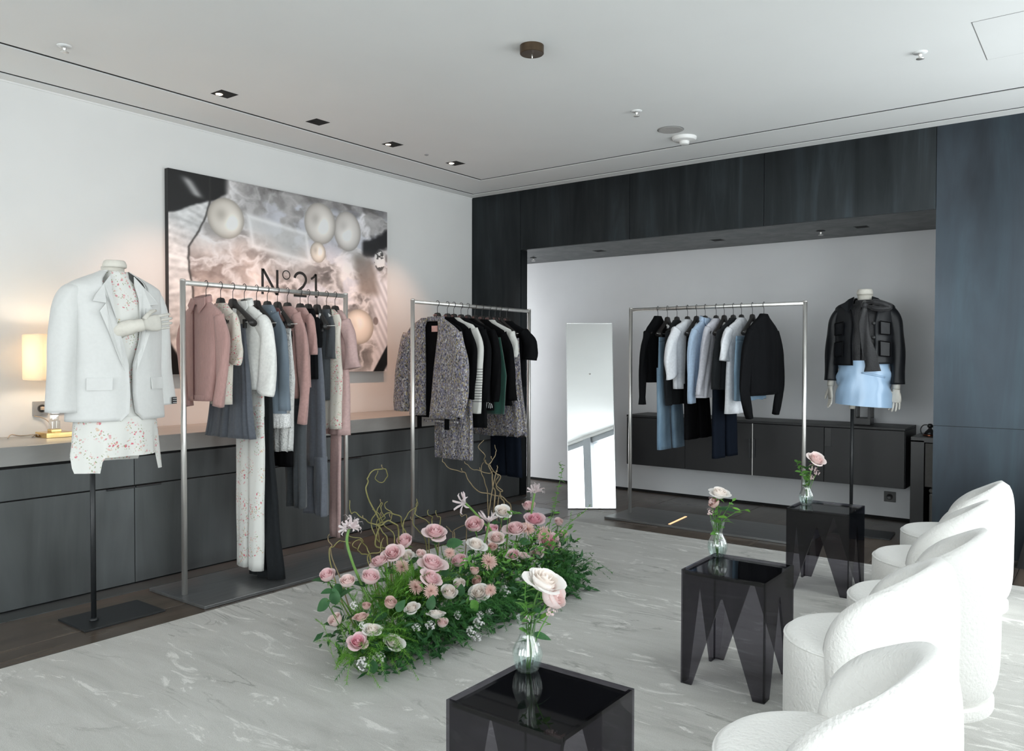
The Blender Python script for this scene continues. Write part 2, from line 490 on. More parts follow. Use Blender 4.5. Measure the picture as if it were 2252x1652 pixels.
def sprinkler(x, y, z, lab, mat, small=False):
    t = thing('sprinkler', lab, 'sprinkler', (x, y, z), 0, 'ceiling sprinklers')
    if small:
        MB().lathe([(0.001, 0), (0.016, 0), (0.016, -0.006), (0.006, -0.010), (0.001, -0.010)], 16).build('cap', M_greyplastic, t, True); return
    MB().lathe([(0.001, 0), (0.036, 0), (0.034, -0.004), (0.012, -0.006), (0.001, -0.006)], 24).build('rosette', mat, t, True)
    MB().lathe([(0.010, -0.005), (0.010, -0.016), (0.007, -0.022), (0.007, -0.030), (0.020, -0.032), (0.020, -0.035), (0.001, -0.035)], 16).build('nozzle', M_steel, t, True)
sprinkler(-4.367, 1.938, ZC, 'small ceiling sprinkler before the row of downlights', M_ceil)
sprinkler(-2.500, 4.674, ZC, 'ceiling sprinkler beside the round speaker grille', M_ceil)
sprinkler(-0.828, 4.674, ZC, 'ceiling sprinkler near the access hatch', M_ceil)
sprinkler(-4.370, 4.678, ZC, 'tiny grey ceiling cap between two downlights', M_ceil, True)
sprinkler(-4.810, 6.765, ZS, 'dark sprinkler in the black soffit near the left pier', M_blackmetal)
sprinkler(-1.909, 6.727, ZS, 'dark sprinkler in the black soffit above the black jacket mannequin', M_blackmetal)
for i, x in enumerate((-3.985, -2.784, -1.591)):
    t = thing('downlight', 'unlit square downlight in the black soffit, above %s' % ('the mirror', 'the rack of blue and white clothes', 'the far mannequin')[i], 'light', (x, 6.71, ZS), 0, 'downlights in the alcove soffit')
    s = 0.05
    m = MB(); m.box(-s, s, -s, -s + .004, -0.002, 0).box(-s, s, s - .004, s, -0.002, 0).box(-s, -s + .004, -s, s, -0.002, 0).box(s - .004, s, -s, s, -0.002, 0)
    m.build('trim_frame', M_blackmetal, t)
    box('recess', M_void, -s + .004, s - .004, -s + .004, s - .004, -0.001, 0.0, t)
t = thing('speaker_grille', 'flat round grey speaker grille in the ceiling', 'speaker', (-2.509, 5.195, ZC))
MB().lathe([(0.001, -0.004), (0.088, -0.004), (0.093, -0.002), (0.093, 0)], 40).auto('rim', M_greyplastic, t)
MB().lathe([(0.001, -0.006), (0.084, -0.006), (0.085, -0.004)], 40).auto('grille', plain('grille_grey', (0.42, 0.41, 0.40, 1), 0.8, grain=0.2, gscale=300), t)
t = thing('smoke_detector', 'white round smoke detector on the ceiling', 'smoke detector', (-2.515, 5.434, ZC))
MB().lathe([(0.001, 0), (0.088, 0), (0.088, -0.012), (0.080, -0.024), (0.055, -0.030), (0.001, -0.030)], 40).auto('base', M_whiteplastic, t)
MB().lathe([(0.001, -0.028), (0.036, -0.030), (0.034, -0.050), (0.028, -0.054), (0.001, -0.054)], 28).auto('sensor', M_whiteplastic, t)
t = thing('ceiling_canopy', 'dark bronze round ceiling canopy with a short loose wire', 'ceiling rose', (-2.42, 3.385, ZC))
MB().lathe([(0.001, 0), (0.062, 0), (0.062, -0.040), (0.059, -0.043), (0.001, -0.043)], 40).auto('cover', M_bronze, t)
MB().tube([(0, 0, -0.04), (0.002, 0, -0.055), (0, 0.002, -0.066)], 0.0035, 8).build('wire', M_steel, t, True)
t = thing('access_hatch', 'flush white access hatch in the ceiling', 'hatch', (-0.561, 5.007, ZC))
m = MB(); m.box(0, 0.6, -0.60, -0.596, -0.0008, 0.0).box(0, 0.6, -0.004, 0, -0.0008, 0).box(0, 0.004, -0.6, 0, -0.0008, 0).box(0.596, 0.6, -0.6, 0, -0.0008, 0)
m.build('joint', M_greyplastic, t); box('hatch_panel', M_ceil, 0.004, 0.596, -0.596, -0.004, -0.0016, 0, t)

# ------------------------------------------------------------------ the pearl print on the left wall
art = thing('wall_print', 'large canvas print of pearls in ice, lettered N°21, on the left wall', 'picture', (XL, 2.945, 1.22))
AW, AH, AD = 2.05, 1.405, 0.045
box('stretcher', plain('print_edge_black', (0.012, 0.012, 0.013, 1), 0.5, grain=0.1), 0.001, AD - 0.002, 0, AW, 0, AH, art)
NU, NV = 340, 236
uu, vv = np.meshgrid(np.linspace(0, 1, NU), np.linspace(0, 1, NV))
asp = AW / AH
def fbm(u, v, s, oct=5, seed=0.0, rough=0.55):
    rs = np.random.RandomState(int(seed * 10) + 7); out = np.zeros_like(u); a = 1.0; tot = 0
    for o in range(oct):
        n = int(s * 2 ** o) + 3
        g = rs.rand(n + 2, n + 2)
        x = np.clip(u, 0, 1) * n; y = np.clip(v, 0, 1) * n
        xi, yi = x.astype(int), y.astype(int); fx, fy = x - xi, y - yi
        fx, fy = fx * fx * (3 - 2 * fx), fy * fy * (3 - 2 * fy)
        out += a * ((g[yi, xi] * (1 - fx) + g[yi, xi + 1] * fx) * (1 - fy) + (g[yi + 1, xi] * (1 - fx) + g[yi + 1, xi + 1] * fx) * fy)
        tot += a; a *= rough
    return out / tot
sm = lambda a, b, x: np.clip((x - a) / (b - a), 0, 1) ** 2 * (3 - 2 * np.clip((x - a) / (b - a), 0, 1))
img = np.zeros((NV, NU, 3))
def put(mask, col):
    global img
    c = np.array(col, float) if not isinstance(col, np.ndarray) else col
    img = img * (1 - mask[..., None]) + c * mask[..., None]
n1, n2, n3 = fbm(uu, vv, 4, 6, 1), fbm(uu, vv, 7, 6, 2), fbm(uu, vv, 3, 5, 3)
wu, wv = np.clip(uu + (n1 - .5) * .10, 0, 1), np.clip(vv + (n2 - .5) * .10, 0, 1)
# gelatinous ice body : grey beige with white veils
ice = 148 + 150 * (fbm(wu, wv, 6, 6, 4) - .5) * 1.6
img[:] = np.stack([ice + 6, ice + 3, ice + 3], -1)
warm = sm(.25, .0, np.hypot((uu - .22) * 1.2, vv - .45) - .12)
img += warm[..., None] * np.array([16, 7, 3])
ridge = 1 - np.abs(fbm(wu, wv, 8, 5, 5) - .5) * 9
put(np.clip(ridge, 0, 1) * .75, (236, 234, 236))
# upper middle darker ice, right lilac cast
put(sm(.62, .8, vv + (n1 - .5) * .3) * .5 * sm(.22, .35, uu), (140, 138, 138))
put(sm(.52, .62, n2) * sm(.3, .5, vv) * .7 * sm(.3, .45, uu), (205, 208, 220))
# white frost lower right
put(sm(.50, .60, fbm(wu, wv, 5, 6, 8) + (uu - .75) * .35 - np.abs(vv - .45) * .30) * .85, (236, 234, 238))
# pale block in the centre
bl = sm(.03, .0, np.maximum(np.abs(uu - .45 + (vv - .7) * .12) - .125, np.abs(vv - .73 + (uu - .45) * .18) - .075))
put(bl * .6, np.stack([208 + 40 * (n2 - .5)] * 3, -1))
edge = np.exp(-(np.maximum(np.abs(uu - .45 + (vv - .7) * .12) - .125, (np.abs(vv - .73 + (uu - .45) * .18) - .075) * .7) / .008) ** 2)
put(edge * .55, (240, 240, 242))
# brushed metal dish at left (bright rim) and black corners
orgx = np.interp(vv[:, 0], [0, .2, .417, .488, .573, .631, .695, .766, .85, 1], [.10, .095, .085, .075, .067, .070, .103, .131, .15, .16])[:, None] + (n2 - .5) * .02
ang = np.arctan2(vv - .5, (uu - .52) * asp); rad = np.hypot((uu - .52) * asp * .92, vv - .5)
brush = 205 + 16 * np.sin(ang * 90 + 16 * n1) * np.sin(ang * 37 + 5 * n3) + 60 * (n2 - .5) + 50 * (fbm(uu, vv, 40, 3, 12) - .5)
dish = sm(.78, .765, rad) * sm(.0, .006, orgx - uu)
put(sm(0, .006, orgx - uu), (14, 14, 15))
put(dish * sm(.84, .80, rad), np.stack([brush, brush, brush + 1], -1))
tl = sm(.0, .02, (vv - .86) + (.14 - uu) * .55 + (n1 - .5) * .08) * sm(.235, .20, uu)
put(tl, (12, 12, 13))
put(np.exp(-((uu - .085 - (.93 - vv) * .55) / .020) ** 2) * sm(.87, .90, vv) * sm(.99, .95, vv) * .75, (205, 205, 206))
put(np.exp(-((uu - orgx) / .004) ** 2) * .8, (40, 38, 36))
put(sm(.95, .99, vv + (n2 - .5) * .2) * sm(.2, .24, uu) * .5, (60, 58, 58))
# right side: dark wedge, drop, dish rim, black corner
put(sm(.03, .0, np.abs(vv - .78 - (uu - .91) * .45 + (n2 - .5) * .10) - .035) * sm(.845, .87, uu) * .92, (28, 28, 30))
dr = np.hypot((uu - .955) * asp / .045, (vv - .69) / .065)
put(sm(1.1, .9, dr) * .9, np.stack([70 + 160 * (fbm(uu, vv, 30, 3, 9) > .52)] * 3, -1))
rb = 210 + 30 * np.sin((uu * 1.2 + vv * .5) * 160) * n2
put(sm(.86, .93, uu + (vv - .5) * .12 + (n1 - .5) * .05) * sm(.62, .52, vv), np.stack([rb, rb - 1, rb + 4], -1))
put(sm(.05, .0, np.abs(uu - .885 - (.55 - vv) * .12 - (n1 - .5) * .04) - .03) * sm(.44, .5, vv) * sm(.75, .66, vv) * .8, (128, 116, 108))
put(sm(1.1, .8, np.hypot((uu - .932) * asp / .022, (vv - .312) / .026)) * .8, (110, 100, 98))
put(sm(.0, .012, (uu - .912) - vv * .5) * sm(.075, .06, (uu - .912) - vv * .5) * sm(.2, .15, vv), (14, 14, 15))
# pearls
def pearl(u0, v0, ru, rv, lx, ly, tint):
    x, y = (uu - u0) / ru, (vv - v0) / rv; r = np.hypot(x, y); m = sm(1.03, .97, r)
    sh = 214 - 70 * np.clip(r, 0, 1) ** 5 + 48 * np.exp(-((x - lx) ** 2 + (y - ly) ** 2) / .18) - 40 * np.exp(-((x + .25) ** 2 + (y - .15) ** 2) / .12)
    put(m, np.clip(np.stack([sh + tint, sh + tint * .35 - 2, sh - tint * 1.1], -1), 0, 255))
pearl(.216, .800, .073, .104, .35, -.2, 7)
pearl(.776, .838, .072, .118, -.1, -.1, 4)
pearl(.636, .857, .078, .118, .15, -.1, 5)
pearl(.624, .690, .038, .060, .2, .1, 8)
pearl(.837, .272, .082, .106, -.1, .2, 8)
put(np.exp(-((uu - .03) / .0) ** 2) if False else np.zeros_like(uu), (0, 0, 0))
img = np.clip(img, 0, 255) / 255.0
lin = np.where(img <= .04045, img / 12.92, ((img + .055) / 1.055) ** 2.4) * 1.08
lin = np.minimum(lin, .86)
vs = np.stack([np.full(NU * NV, AD), uu.ravel() * AW, vv.ravel() * AH], -1)
ii = np.arange(NU * NV).reshape(NV, NU)
fc = np.stack([ii[:-1, :-1].ravel(), ii[:-1, 1:].ravel(), ii[1:, 1:].ravel(), ii[1:, :-1].ravel()], -1)
o = mesh_obj('printed_canvas', vs.tolist(), fc.tolist(), None, art)
ca = o.data.color_attributes.new('print', 'FLOAT_COLOR', 'POINT')
ca.data.foreach_set('color', np.concatenate([lin.reshape(-1, 3), np.ones((NU * NV, 1))], 1).ravel().astype(np.float32))
t = NT('printed_canvas'); t.set(0.45)
at = t.n('Attribute'); at.attribute_name = 'print'; t.base(at.outputs['Color']); o.data.materials.append(t.m)
# lettering
M_ink = plain('black_ink', (0.008, 0.008, 0.008, 1), 0.5, grain=0.05)
def stroke(name, pts, w):
    m = MB(); P = [(AD + 0.002, p[0] * AW, p[1] * AH) for p in pts]
    m.strip(P, [w] * len(P), (1, 0, 0))
    q = m.v; n = len(q)
    m.v = q + [(x - 0.0018, y, z) for x, y, z in q]
    m.f = m.f + [tuple(i + n for i in f[::-1]) for f in m.f]
    for a in range(0, n - 2, 2):
        m.f += [(a, a + 2, a + 2 + n, a + n), (a + 1, a + 1 + n, a + 3 + n, a + 3)]
    return m
def letter(strokes):
    m = MB()
    for s in strokes: q = stroke('s', *s); m.add(q.v, q.f)
    return m.build('letter', M_ink, art)
W = .0105
letter([([(.366, .425), (.366, .563)], W), ([(.431, .425), (.431, .563)], W), ([(.368, .560), (.429, .428)], W)])
letter([([(.472 + .0165 * cos(a * pi / 12), .541 + .0235 * sin(a * pi / 12)) for a in range(25)], .0035)])
letter([([(.5375 + .027 * cos(a), .525 + .036 * sin(a)) for a in [pi * .96 - k * pi * 1.13 / 14 for k in range(15)]] + [(.551, .485), (.530, .462), (.513, .440), (.511, .434)], W), ([(.506, .433), (.567, .433)], W)])
letter([([(.613, .428), (.613, .563)], W), ([(.589, .532), (.603, .545), (.612, .562)], W * .8)])
# ------------------------------------------------------------------ things on and over the worktop
M_shade = NT('linen_lampshade'); M_shade.set(0.9); M_shade.base((0.82, 0.76, 0.66, 1))
_tr = M_shade.n('BsdfTranslucent'); _tr.inputs[0].default_value = (0.90, 0.82, 0.70, 1)
_mx = M_shade.n('MixShader'); _mx.inputs[0].default_value = 0.45
M_shade.l(M_shade.b.outputs[0], _mx.inputs[1]); M_shade.l(_tr.outputs[0], _mx.inputs[2]); M_shade.l(_mx.outputs[0], M_shade.out.inputs[0])
M_shade = M_shade.m
lamp = thing('table_lamp', 'lit table lamp with a cream square shade, crystal stem and brass base', 'lamp', (-4.975, 2.13, 0.867))
m = MB()
def rrect(h, r, n=4):
    P = []
    for cx_, cy_, a0 in ((h - r, h - r, 0), (-h + r, h - r, 90), (-h + r, -h + r, 180), (h - r, -h + r, 270)):
        for k in range(n + 1):
            a = radians(a0 + 90 * k / n); P.append((cx_ + r * cos(a), cy_ + r * sin(a)))
    return P
R1 = rrect(.125, .02); R0 = rrect(.122, .02)
m.rings([[(x, y, .335) for x, y in R1], [(x, y, .345) for x, y in rrect(.127, .02)], [(x, y, .598) for x, y in rrect(.127, .02)], [(x, y, .602) for x, y in R0], [(x, y, .345) for x, y in R0], [(x, y, .335) for x, y in R1]], cap=False)
m.build('lamp_shade', M_shade, lamp)
MB().box(-.075, .075, -.075, .075, 0, .03, .002).build('base', M_brass, lamp)
MB().box(-.028, .028, -.028, .028, .03, .046, .002).build('collar', M_brass, lamp)
cr = MB()
for z0, h, s in ((.046, .05, .024), (.098, .034, .019), (.134, .05, .024), (.186, .034, .019), (.222, .05, .022)):
    cr.box(-s, s, -s, s, z0, z0 + h, .004)
cr.build('crystal_stem', mat_thin('crystal', (.9, .92, .92, 1), 0.02, .16, .8), lamp)
MB().lathe([(.006, .27), (.006, .40), (.016, .40), (.016, .43)], 12).build('lamp_holder', M_brass, lamp, True)
pts = [(-.20, -.03, .115), (-.198, .02, .10), (-.185, .05, .07), (-.17, .055, .03), (-.14, .03, .012), (-.09, -.02, .02), (-.12, -.06, .006), (-.05, -.10, .005), (-.09, -.06, .018), (-.02, -.08, .012), (-.13, -.02, .022), (-.10, .02, .008), (-.03, -.06, .02), (-.15, -.12, .006), (-.08, -.20, .022), (-.05, -.23, .006)]
MB().tube(catmull(pts, 8), .0032, 6).build('cord', M_cable, lamp, True)
for (y, z, lab, soc) in ((2.138, 1.026, 'square grey wall socket with the lamp cord plugged in', True), (2.235, 1.035, 'grey wall switch plate half hidden by the white blazer', False)):
    s = thing('wall_socket' if soc else 'wall_switch', lab, 'socket' if soc else 'switch', (XL, y, z))
    MB().box(0, .010, -.042, .042, -.043, .043, .002).build('cover_plate', M_greyplastic, s)
    if soc:
        MB().rings([[(.0102, .024 * cos(a) + .006, .024 * sin(a)) for a in [k * pi / 10 for k in range(20)]], [(.013, .024 * cos(a) + .006, .024 * sin(a)) for a in [k * pi / 10 for k in range(20)]], [(.013, .020 * cos(a) + .006, .020 * sin(a)) for a in [k * pi / 10 for k in range(20)]], [(.0105, .018 * cos(a) + .006, .018 * sin(a)) for a in [k * pi / 10 for k in range(20)]]], True).build('socket_well', M_darkplastic, s, True)
        MB().box(.012, .030, -.004, .016, -.010, .010, .003).build('plug', M_cable, s)
    else:
        MB().box(.010, .014, -.030, .030, -.030, .030, .002).build('rocker', M_greyplastic, s)
s = thing('wall_socket', 'dark grey wall socket low on the alcove wall, under the floating cabinet', 'socket', (-1.456, YA, .191))
MB().box(-.045, .045, -.010, 0, -.043, .043, .002).build('cover_plate', M_darkplastic, s)
MB().lathe([(.001, 0), (.022, 0), (.024, .003), (.020, .003), (.016, .001), (.001, .001)], 20).build('socket_well', M_black, s, True).matrix_local = Matrix.Translation((0, -.0105, 0)) @ Matrix.Rotation(radians(90), 4, 'X')

# ------------------------------------------------------------------ alcove furniture
cd = thing('floating_cabinet', 'long black wall-hung cabinet across the alcove wall', 'cabinet', (-3.70, YA, .325))
CWd, CH, CDp = 2.435, .475, .43
box('carcass', M_cred, 0, CWd, -CDp + .022, -.001, 0, CH - .022, cd, .002)
box('top', M_cred, 0, CWd, -CDp, -.001, CH - .02, CH, cd, .002)
for i, (a, b) in enumerate(((.004, .60), (.604, 1.222), (1.234, 1.826), (1.830, CWd - .004))):
    d = box('door', M_cred, a, b, -CDp, -CDp + .021, .003, CH - .024, cd, .0015)
    if i == 1: box('handle', M_blackmetal, b - .022, b - .004, -CDp - .016, -CDp, .155, .32, d, .002)
    if i == 2: box('handle', M_blackmetal, a + .004, a + .022, -CDp - .016, -CDp, .155, .32, d, .002)
    if i == 3: box('handle', M_black, a + .002, a + .055, -CDp - .004, -CDp, .295, CH - .026, d, .001)
box('centre_strip', M_steel, 1.2245, 1.2315, -CDp + .004, -CDp + .02, .003, CH - .024, cd)
lt = thing('lantern', 'black arched lantern on the floating cabinet, behind the far mannequin', 'lantern', (-1.62, 6.97, .800))
box('base', M_black, -.065, .065, -.065, .065, 0, .055, lt, .002)
for x in (-.055, .055):
    for y in (-.055, .055):
        box('post', M_black, x - .010, x + .010, y - .010, y + .010, .055, .30, lt)
for y in (-.060, .060):
    m = MB(); n = 12
    R = []
    for k in range(n + 1):
        a = pi * k / n
        R.append([(.045 * cos(a), y - .005, .16 + .05 * sin(a) * 1.2), (.045 * cos(a), y + .005, .16 + .05 * sin(a) * 1.2), (.065 * cos(a), y + .005, .16 + .14 * sin(a)), (.065 * cos(a), y - .005, .16 + .14 * sin(a))])
    m.rings(R).build('arch', M_black, lt)
box('roof', M_black, -.07, .07, -.07, .07, .29, .31, lt, .002)
cs = thing('console', 'narrow black console cabinet at the right end of the alcove', 'cabinet', (-1.225, 6.74, 0))
box('end_panel', M_black, 0, .095, 0, .42, 0, .715, cs, .002)
box('top', M_black, 0, .56, 0, .42, .70, .74, cs, .002)
box('end_panel', M_black, .47, .56, 0, .42, 0, .70, cs, .002)
box('drawer_front', plain('taupe_leather', (.07, .066, .060, 1), .6, grain=.1), .098, .468, .01, .40, .36, .695, cs, .004)
st = thing('seat_box', 'taupe upholstered box stool tucked under the black console', 'stool', (-.94, 6.95, 0))
box('body', plain('taupe_fabric', (.15, .145, .135, 1), .9, grain=.1, bump=.3), -.16, .16, -.17, .17, 0.0, .31, st, .015)
box('cushion', MATS['taupe_fabric'], -.162, .162, -.172, .172, .312, .345, st, .012)
kt = thing('kettle', 'small black kettle with copper rim on the black console', 'kettle', (-1.118, 6.90, .741))
MB().lathe([(.001, 0), (.048, 0), (.050, .006), (.046, .010)], 24).build('copper_rim', plain('copper', (.45, .16, .09, 1), .25, 1.0, grain=.1), kt, True)
MB().lathe([(.046, .008), (.036, .028), (.022, .044), (.012, .054), (.012, .062), (.020, .066), (.021, .082), (.012, .092), (.001, .094)], 24).build('body', M_black, kt, True)
MB().tube([(.012, 0, .075), (.03, 0, .078), (.042, 0, .072)], [.006, .005, .003], 8).build('spout', M_black, kt, True)
MB().tube(catmull([(-.012, 0, .082), (-.045, 0, .080), (-.066, 0, .050), (-.060, 0, .015), (-.045, 0, .004)], 6), .004, 8).build('handle', M_black, kt, True)
sd = thing('easel_stand', 'black slanted stand against the back wall, cut off by the frame', 'stand', (-.42, 6.02, 0))
MB().prism([(-.045, 0), (.30, 0), (.30, .62), (.09, .62)], 'y', -.03, .03).build('panel', M_black, sd)
MB().prism([(.02, 0), (.06, 0), (.16, .55), (.12, .55)], 'y', .03, .12).build('brace', M_black, sd)

# ------------------------------------------------------------------ leaning mirror
mir = thing('floor_mirror', 'tall frameless floor mirror standing before the alcove wall', 'mirror', (-3.664, 6.060, 0))
_t = radians(11.8)
_w, _h = .213, 1.70
mq = Matrix.Rotation(radians(36.7), 4, 'Z') @ Matrix.Rotation(-_t, 4, 'X')
def mb_m(name, mat, x0, x1, y0, y1, z0, z1):
    o = box(name, mat, x0, x1, y0, y1, z0, z1, mir); o.matrix_local = mq; return o
mb_m('mirror_glass', M_mirror, -_w + .004, _w - .004, -.001, .003, .014, _h - .004)
M_mfr = plain('mirror_edge', (.75, .76, .76, 1), .25, .8, grain=.02)
mb_m('edge', M_mfr, -_w, -_w + .004, -.003, .016, .010, _h)
mb_m('edge', M_mfr, _w - .004, _w, -.003, .016, .010, _h)
mb_m('edge', M_mfr, -_w, _w, -.003, .016, _h - .005, _h)
mb_m('edge', M_mfr, -_w, _w, -.003, .016, .006, .014)
mb_m('backboard', M_greyplastic, -_w + .004, _w - .004, .003, .016, .014, _h - .005)
o = MB().tube([(0, .10, 1.2), (0, .42, .01)], .012, 8).build('prop', M_steel, mir, True)
o.matrix_local = Matrix.Rotation(radians(36.7), 4, 'Z') @ Matrix.Translation((0, .17, 0)) if False else Matrix.Rotation(radians(36.7), 4, 'Z') @ Matrix.Translation((0, .155, 0))

# ------------------------------------------------------------------ garment racks
ZR = 1.755
def rack(label, loc, rotz, L, dz0, dz1):
    """rail along local Y from 0 to L, plate from -dz0 .. L+dz1"""
    t = thing('garment_rack', label, 'clothes rack', loc, rotz, 'steel garment racks')
    MB().box(-.275, .285, -dz0, L + dz1, .001, .018, .0015).build('base_plate', M_plate, t)
    for y in (0, L):
        MB().tube([(0, y, .018), (0, y, ZR + .012)], .0155, 20).build('post', M_steel, t, True)
        MB().lathe([(.001, ZR + .014), (.013, ZR + .014), (.0158, ZR + .010), (.0158, ZR + .004)], 20, (0, y, 0)).build('cap', M_steel, t, True)
    MB().tube([(0, .012, ZR - .006), (0, L - .012, ZR - .006)], .0145, 20).build('rail', M_steel, t, True)
    return t
RACK = {1: ((-4.10, 2.43, 0), 0.0, 1.17), 2: ((-4.09, 4.23, 0), 0.0, 1.46), 3: ((-3.275, 6.04, 0), -pi / 2, 1.455)}
rack('steel garment rack hung with pink, cream and grey clothes', RACK[1][0], 0, 1.17, .055, .07)
rack('steel garment rack hung with black and speckled tweed clothes', RACK[2][0], 0, 1.46, .05, .06)
r3 = rack('steel garment rack hung with white, blue and black clothes', RACK[3][0], -pi / 2, 1.455, .085, .09)
ls = thing('reflected_streak', 'thin amber streak of reflected light on the plate of the far rack', 'light', (-2.80, 5.93, .0185))
o = MB().box(-.009, .009, -.13, .24, 0, .002).build('streak', emissive('amber_reflection', (1.0, .58, .30, 1), .75), ls)  # emissive bar stands in for a warm reflection streaking the brushed plate
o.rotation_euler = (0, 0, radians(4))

# local frame of a hanging piece: x = across the garment (towards the camera side), y = along the rail, z = up
def hang_at(r, t):
    if r == 3: return (t, 6.04, 0), -pi / 2
    return (-4.10 if r == 1 else -4.09, t, 0), 0.0
M_hang = plain('black_hanger', (.014, .0125, .012, 1), .38, grain=.15)
M_clip = plain('black_clip', (.012, .012, .012, 1), .4, grain=.1)
HANG = {}
def mb_hanger_body():
    m = MB(); R = []
    for k in range(33):
        s = -1 + 2 * k / 32; x = .205 * s; a = abs(s)
        z = ZR - .105 - .118 * a ** 1.25
        hh = .022 * exp(-(a / .20) ** 2) + .012 + .008 * a ** 3
        ty = .015 + .012 * a ** 2
        R.append([(x, ty * cos(q), z + hh * sin(q)) for q in [j * pi / 5 for j in range(10)]])
    return m.rings(R)
HB = mb_hanger_body()
HK = MB().tube(catmull([(0, 0, ZR - .075), (0, 0, ZR - .035), (.012, 0, ZR - .020), (.0185, 0, ZR - .004), (.013, 0, ZR + .0105), (0, 0, ZR + .0165), (-.012, 0, ZR + .010), (-.017, 0, ZR - .002)], 5), .0021, 6)
LM = None
def hanger(r, t, label, clips=False, tagged=True, tilt=0.0, mark=False, narrow=1.0):
    p, rz = hang_at(r, t)
    h = thing('hanger', label, 'hanger', p, rz + tilt, 'black hangers')
    if not HANG:
        HANG['b'] = HB.build('body', M_hang, h, True); HANG['k'] = HK.build('hook', M_steel if False else M_blackmetal, h, True)
        HANG['n'] = MB().rings([[(x * w_, y * d_, ZR - .118 + z_) for x, y in rrect(1.0, .35, 3)] for w_, d_, z_ in ((.040, .016, -.022), (.036, .017, -.005), (.029, .016, .018), (.023, .014, .036), (.016, .010, .042))]).build('neck_block', M_hang, h, True)
        HANG['t'] = MB().box(-.016, .016, -.001, .001, -.036, .0).build('paper_tag', M_paper, h)
        HANG['t'].location = (.045, -.016 if r != 3 else .016, ZR - .135); HANG['t'].rotation_euler = (0, radians(18), 0)
    else:
        share(HANG['b'], h); share(HANG['k'], h); share(HANG['n'], h)
        if tagged:
            q = share(HANG['t'], h); q.location = (.045 + random.uniform(-.01, .01), -.016 if r != 3 else .016, ZR - .135)
            q.rotation_euler = (0, radians(18 + random.uniform(-12, 12)), random.uniform(-.4, .4))
    if narrow != 1.0:
        for q in h.children:
            if q.name.startswith('body'): q.scale.x = lerp(narrow, 1.0, .12)
    if clips:
        if 'bar' not in HANG:
            HANG['bar'] = MB().tube([(-.19, 0, ZR - .215), (.19, 0, ZR - .215)], .0022, 6).build('clip_bar', M_steel, h, True)
            HANG['clip'] = MB().box(-.010, .010, -.009, .009, -.030, .022, .002).build('clip', M_clip, h)
            HANG['clip'].location = (.115, 0, ZR - .22)
            c2 = share(HANG['clip'], h); c2.location = (-.115, 0, ZR - .22)
        else:
            share(HANG['bar'], h)
            h.children[-1].scale.x = narrow
            for x in (.115 * narrow, -.115 * narrow):
                c2 = share(HANG['clip'], h); c2.location = (x, 0, ZR - .22)
    if mark:
        global LM
        if LM is None:
            LM = MB()
            def st_(pts, w):
                q = MB().strip([(x, -.0275, z) for x, z in pts], [w] * len(pts), (0, -1, 0)); LM.add(q.v, q.f)
            st_([(-.020, 0), (-.020, .012)], .0012); st_([(-.020, .012), (-.012, 0)], .0012); st_([(-.012, 0), (-.012, .012)], .0012)
            st_([(-.006 + .0022 * cos(a * pi / 5), .0095 + .0022 * sin(a * pi / 5)) for a in range(11)], .0006)
            st_([(.000, .009), (.002, .012), (.006, .012), (.007, .009), (.000, 0), (.008, 0)], .0012); st_([(.012, .009), (.015, .012), (.015, 0)], .0012)
            LM = LM.build('lettering', plain('rose_ink', (.55, .28, .26, 1), .5, grain=.05), h); LM.location = (0, 0, ZR - .100)
        else:
            share(LM, h)
    return h

# ------------------------------------------------------------------ cloth
def cloth(name, c, rough=.85, sheen=.25, grain=.08, gscale=60, bump=.25, bscale=260, stretch=(1, 1, 1), spec=.2, drape=.42):
    t = NT(name); t.set(rough, 0, spec, sheen)
    f = t.noise(t.coord(stretch), gscale, 3)
    lo = tuple(x * (1 - grain) for x in c[:3]) + (1,); hi = tuple(min(1, x * (1 + grain)) for x in c[:3]) + (1,)
    t.base(t.ramp(f, [(0.3, lo), (0.7, hi)]))
    fine = t.noise(t.coord(stretch), bscale, 2)
    big = t.noise(t.coord((1.5, 1.5, .42), (0, radians(8), 0)), 5.5, 1.2, .4, .5)      # soft creases running down the cloth
    b1 = t.n('Bump'); b1.inputs['Strength'].default_value = drape; b1.inputs['Distance'].default_value = .035; t.l(big, b1.inputs['Height'])
    b2 = t.n('Bump'); b2.inputs['Strength'].default_value = bump; b2.inputs['Distance'].default_value = .004; t.l(fine, b2.inputs['Height'])
    t.l(b1.outputs[0], b2.inputs['Normal']); t.l(b2.outputs[0], t.b.inputs['Normal'])
    MATS[name] = t.m
    return t.m
C_pink = cloth('dusty_pink_knit', (.44, .265, .245, 1), bump=.5, bscale=160, stretch=(3, 3, .4))
C_pink2 = cloth('dusty_pink_jersey', (.45, .275, .255, 1))
C_pink3 = cloth('powder_pink_silk', (.52, .36, .345, 1), .6, .1)
C_slate = cloth('slate_grey_wool', (.095, .105, .125, 1))
C_slate2 = cloth('mid_grey_wool', (.135, .147, .175, 1))
C_char = cloth('charcoal_wool', (.016, .018, .020, 1), sheen=.03, spec=.1)
C_char2 = cloth('charcoal_jersey', (.060, .066, .073, 1))
C_white = cloth('white_wool', (.76, .76, .735, 1))
C_cotton = cloth('white_cotton', (.74, .76, .80, 1), bump=.12)
C_lilac = cloth('pale_lilac_poplin', (.60, .60, .66, 1), bump=.1)
C_sky = cloth('light_blue_poplin', (.40, .52, .68, 1), bump=.1)
C_blk = cloth('black_wool', (.0045, .0045, .0052, 1), spec=.06, sheen=0)
C_blk2 = cloth('black_jersey', (.0055, .0058, .0068, 1), spec=.08, sheen=0)
C_navy = cloth('dark_navy_denim', (.006, .009, .016, 1), spec=.08, sheen=0)
C_green = cloth('green_velvet', (.006, .050, .035, 1), .7, .6)
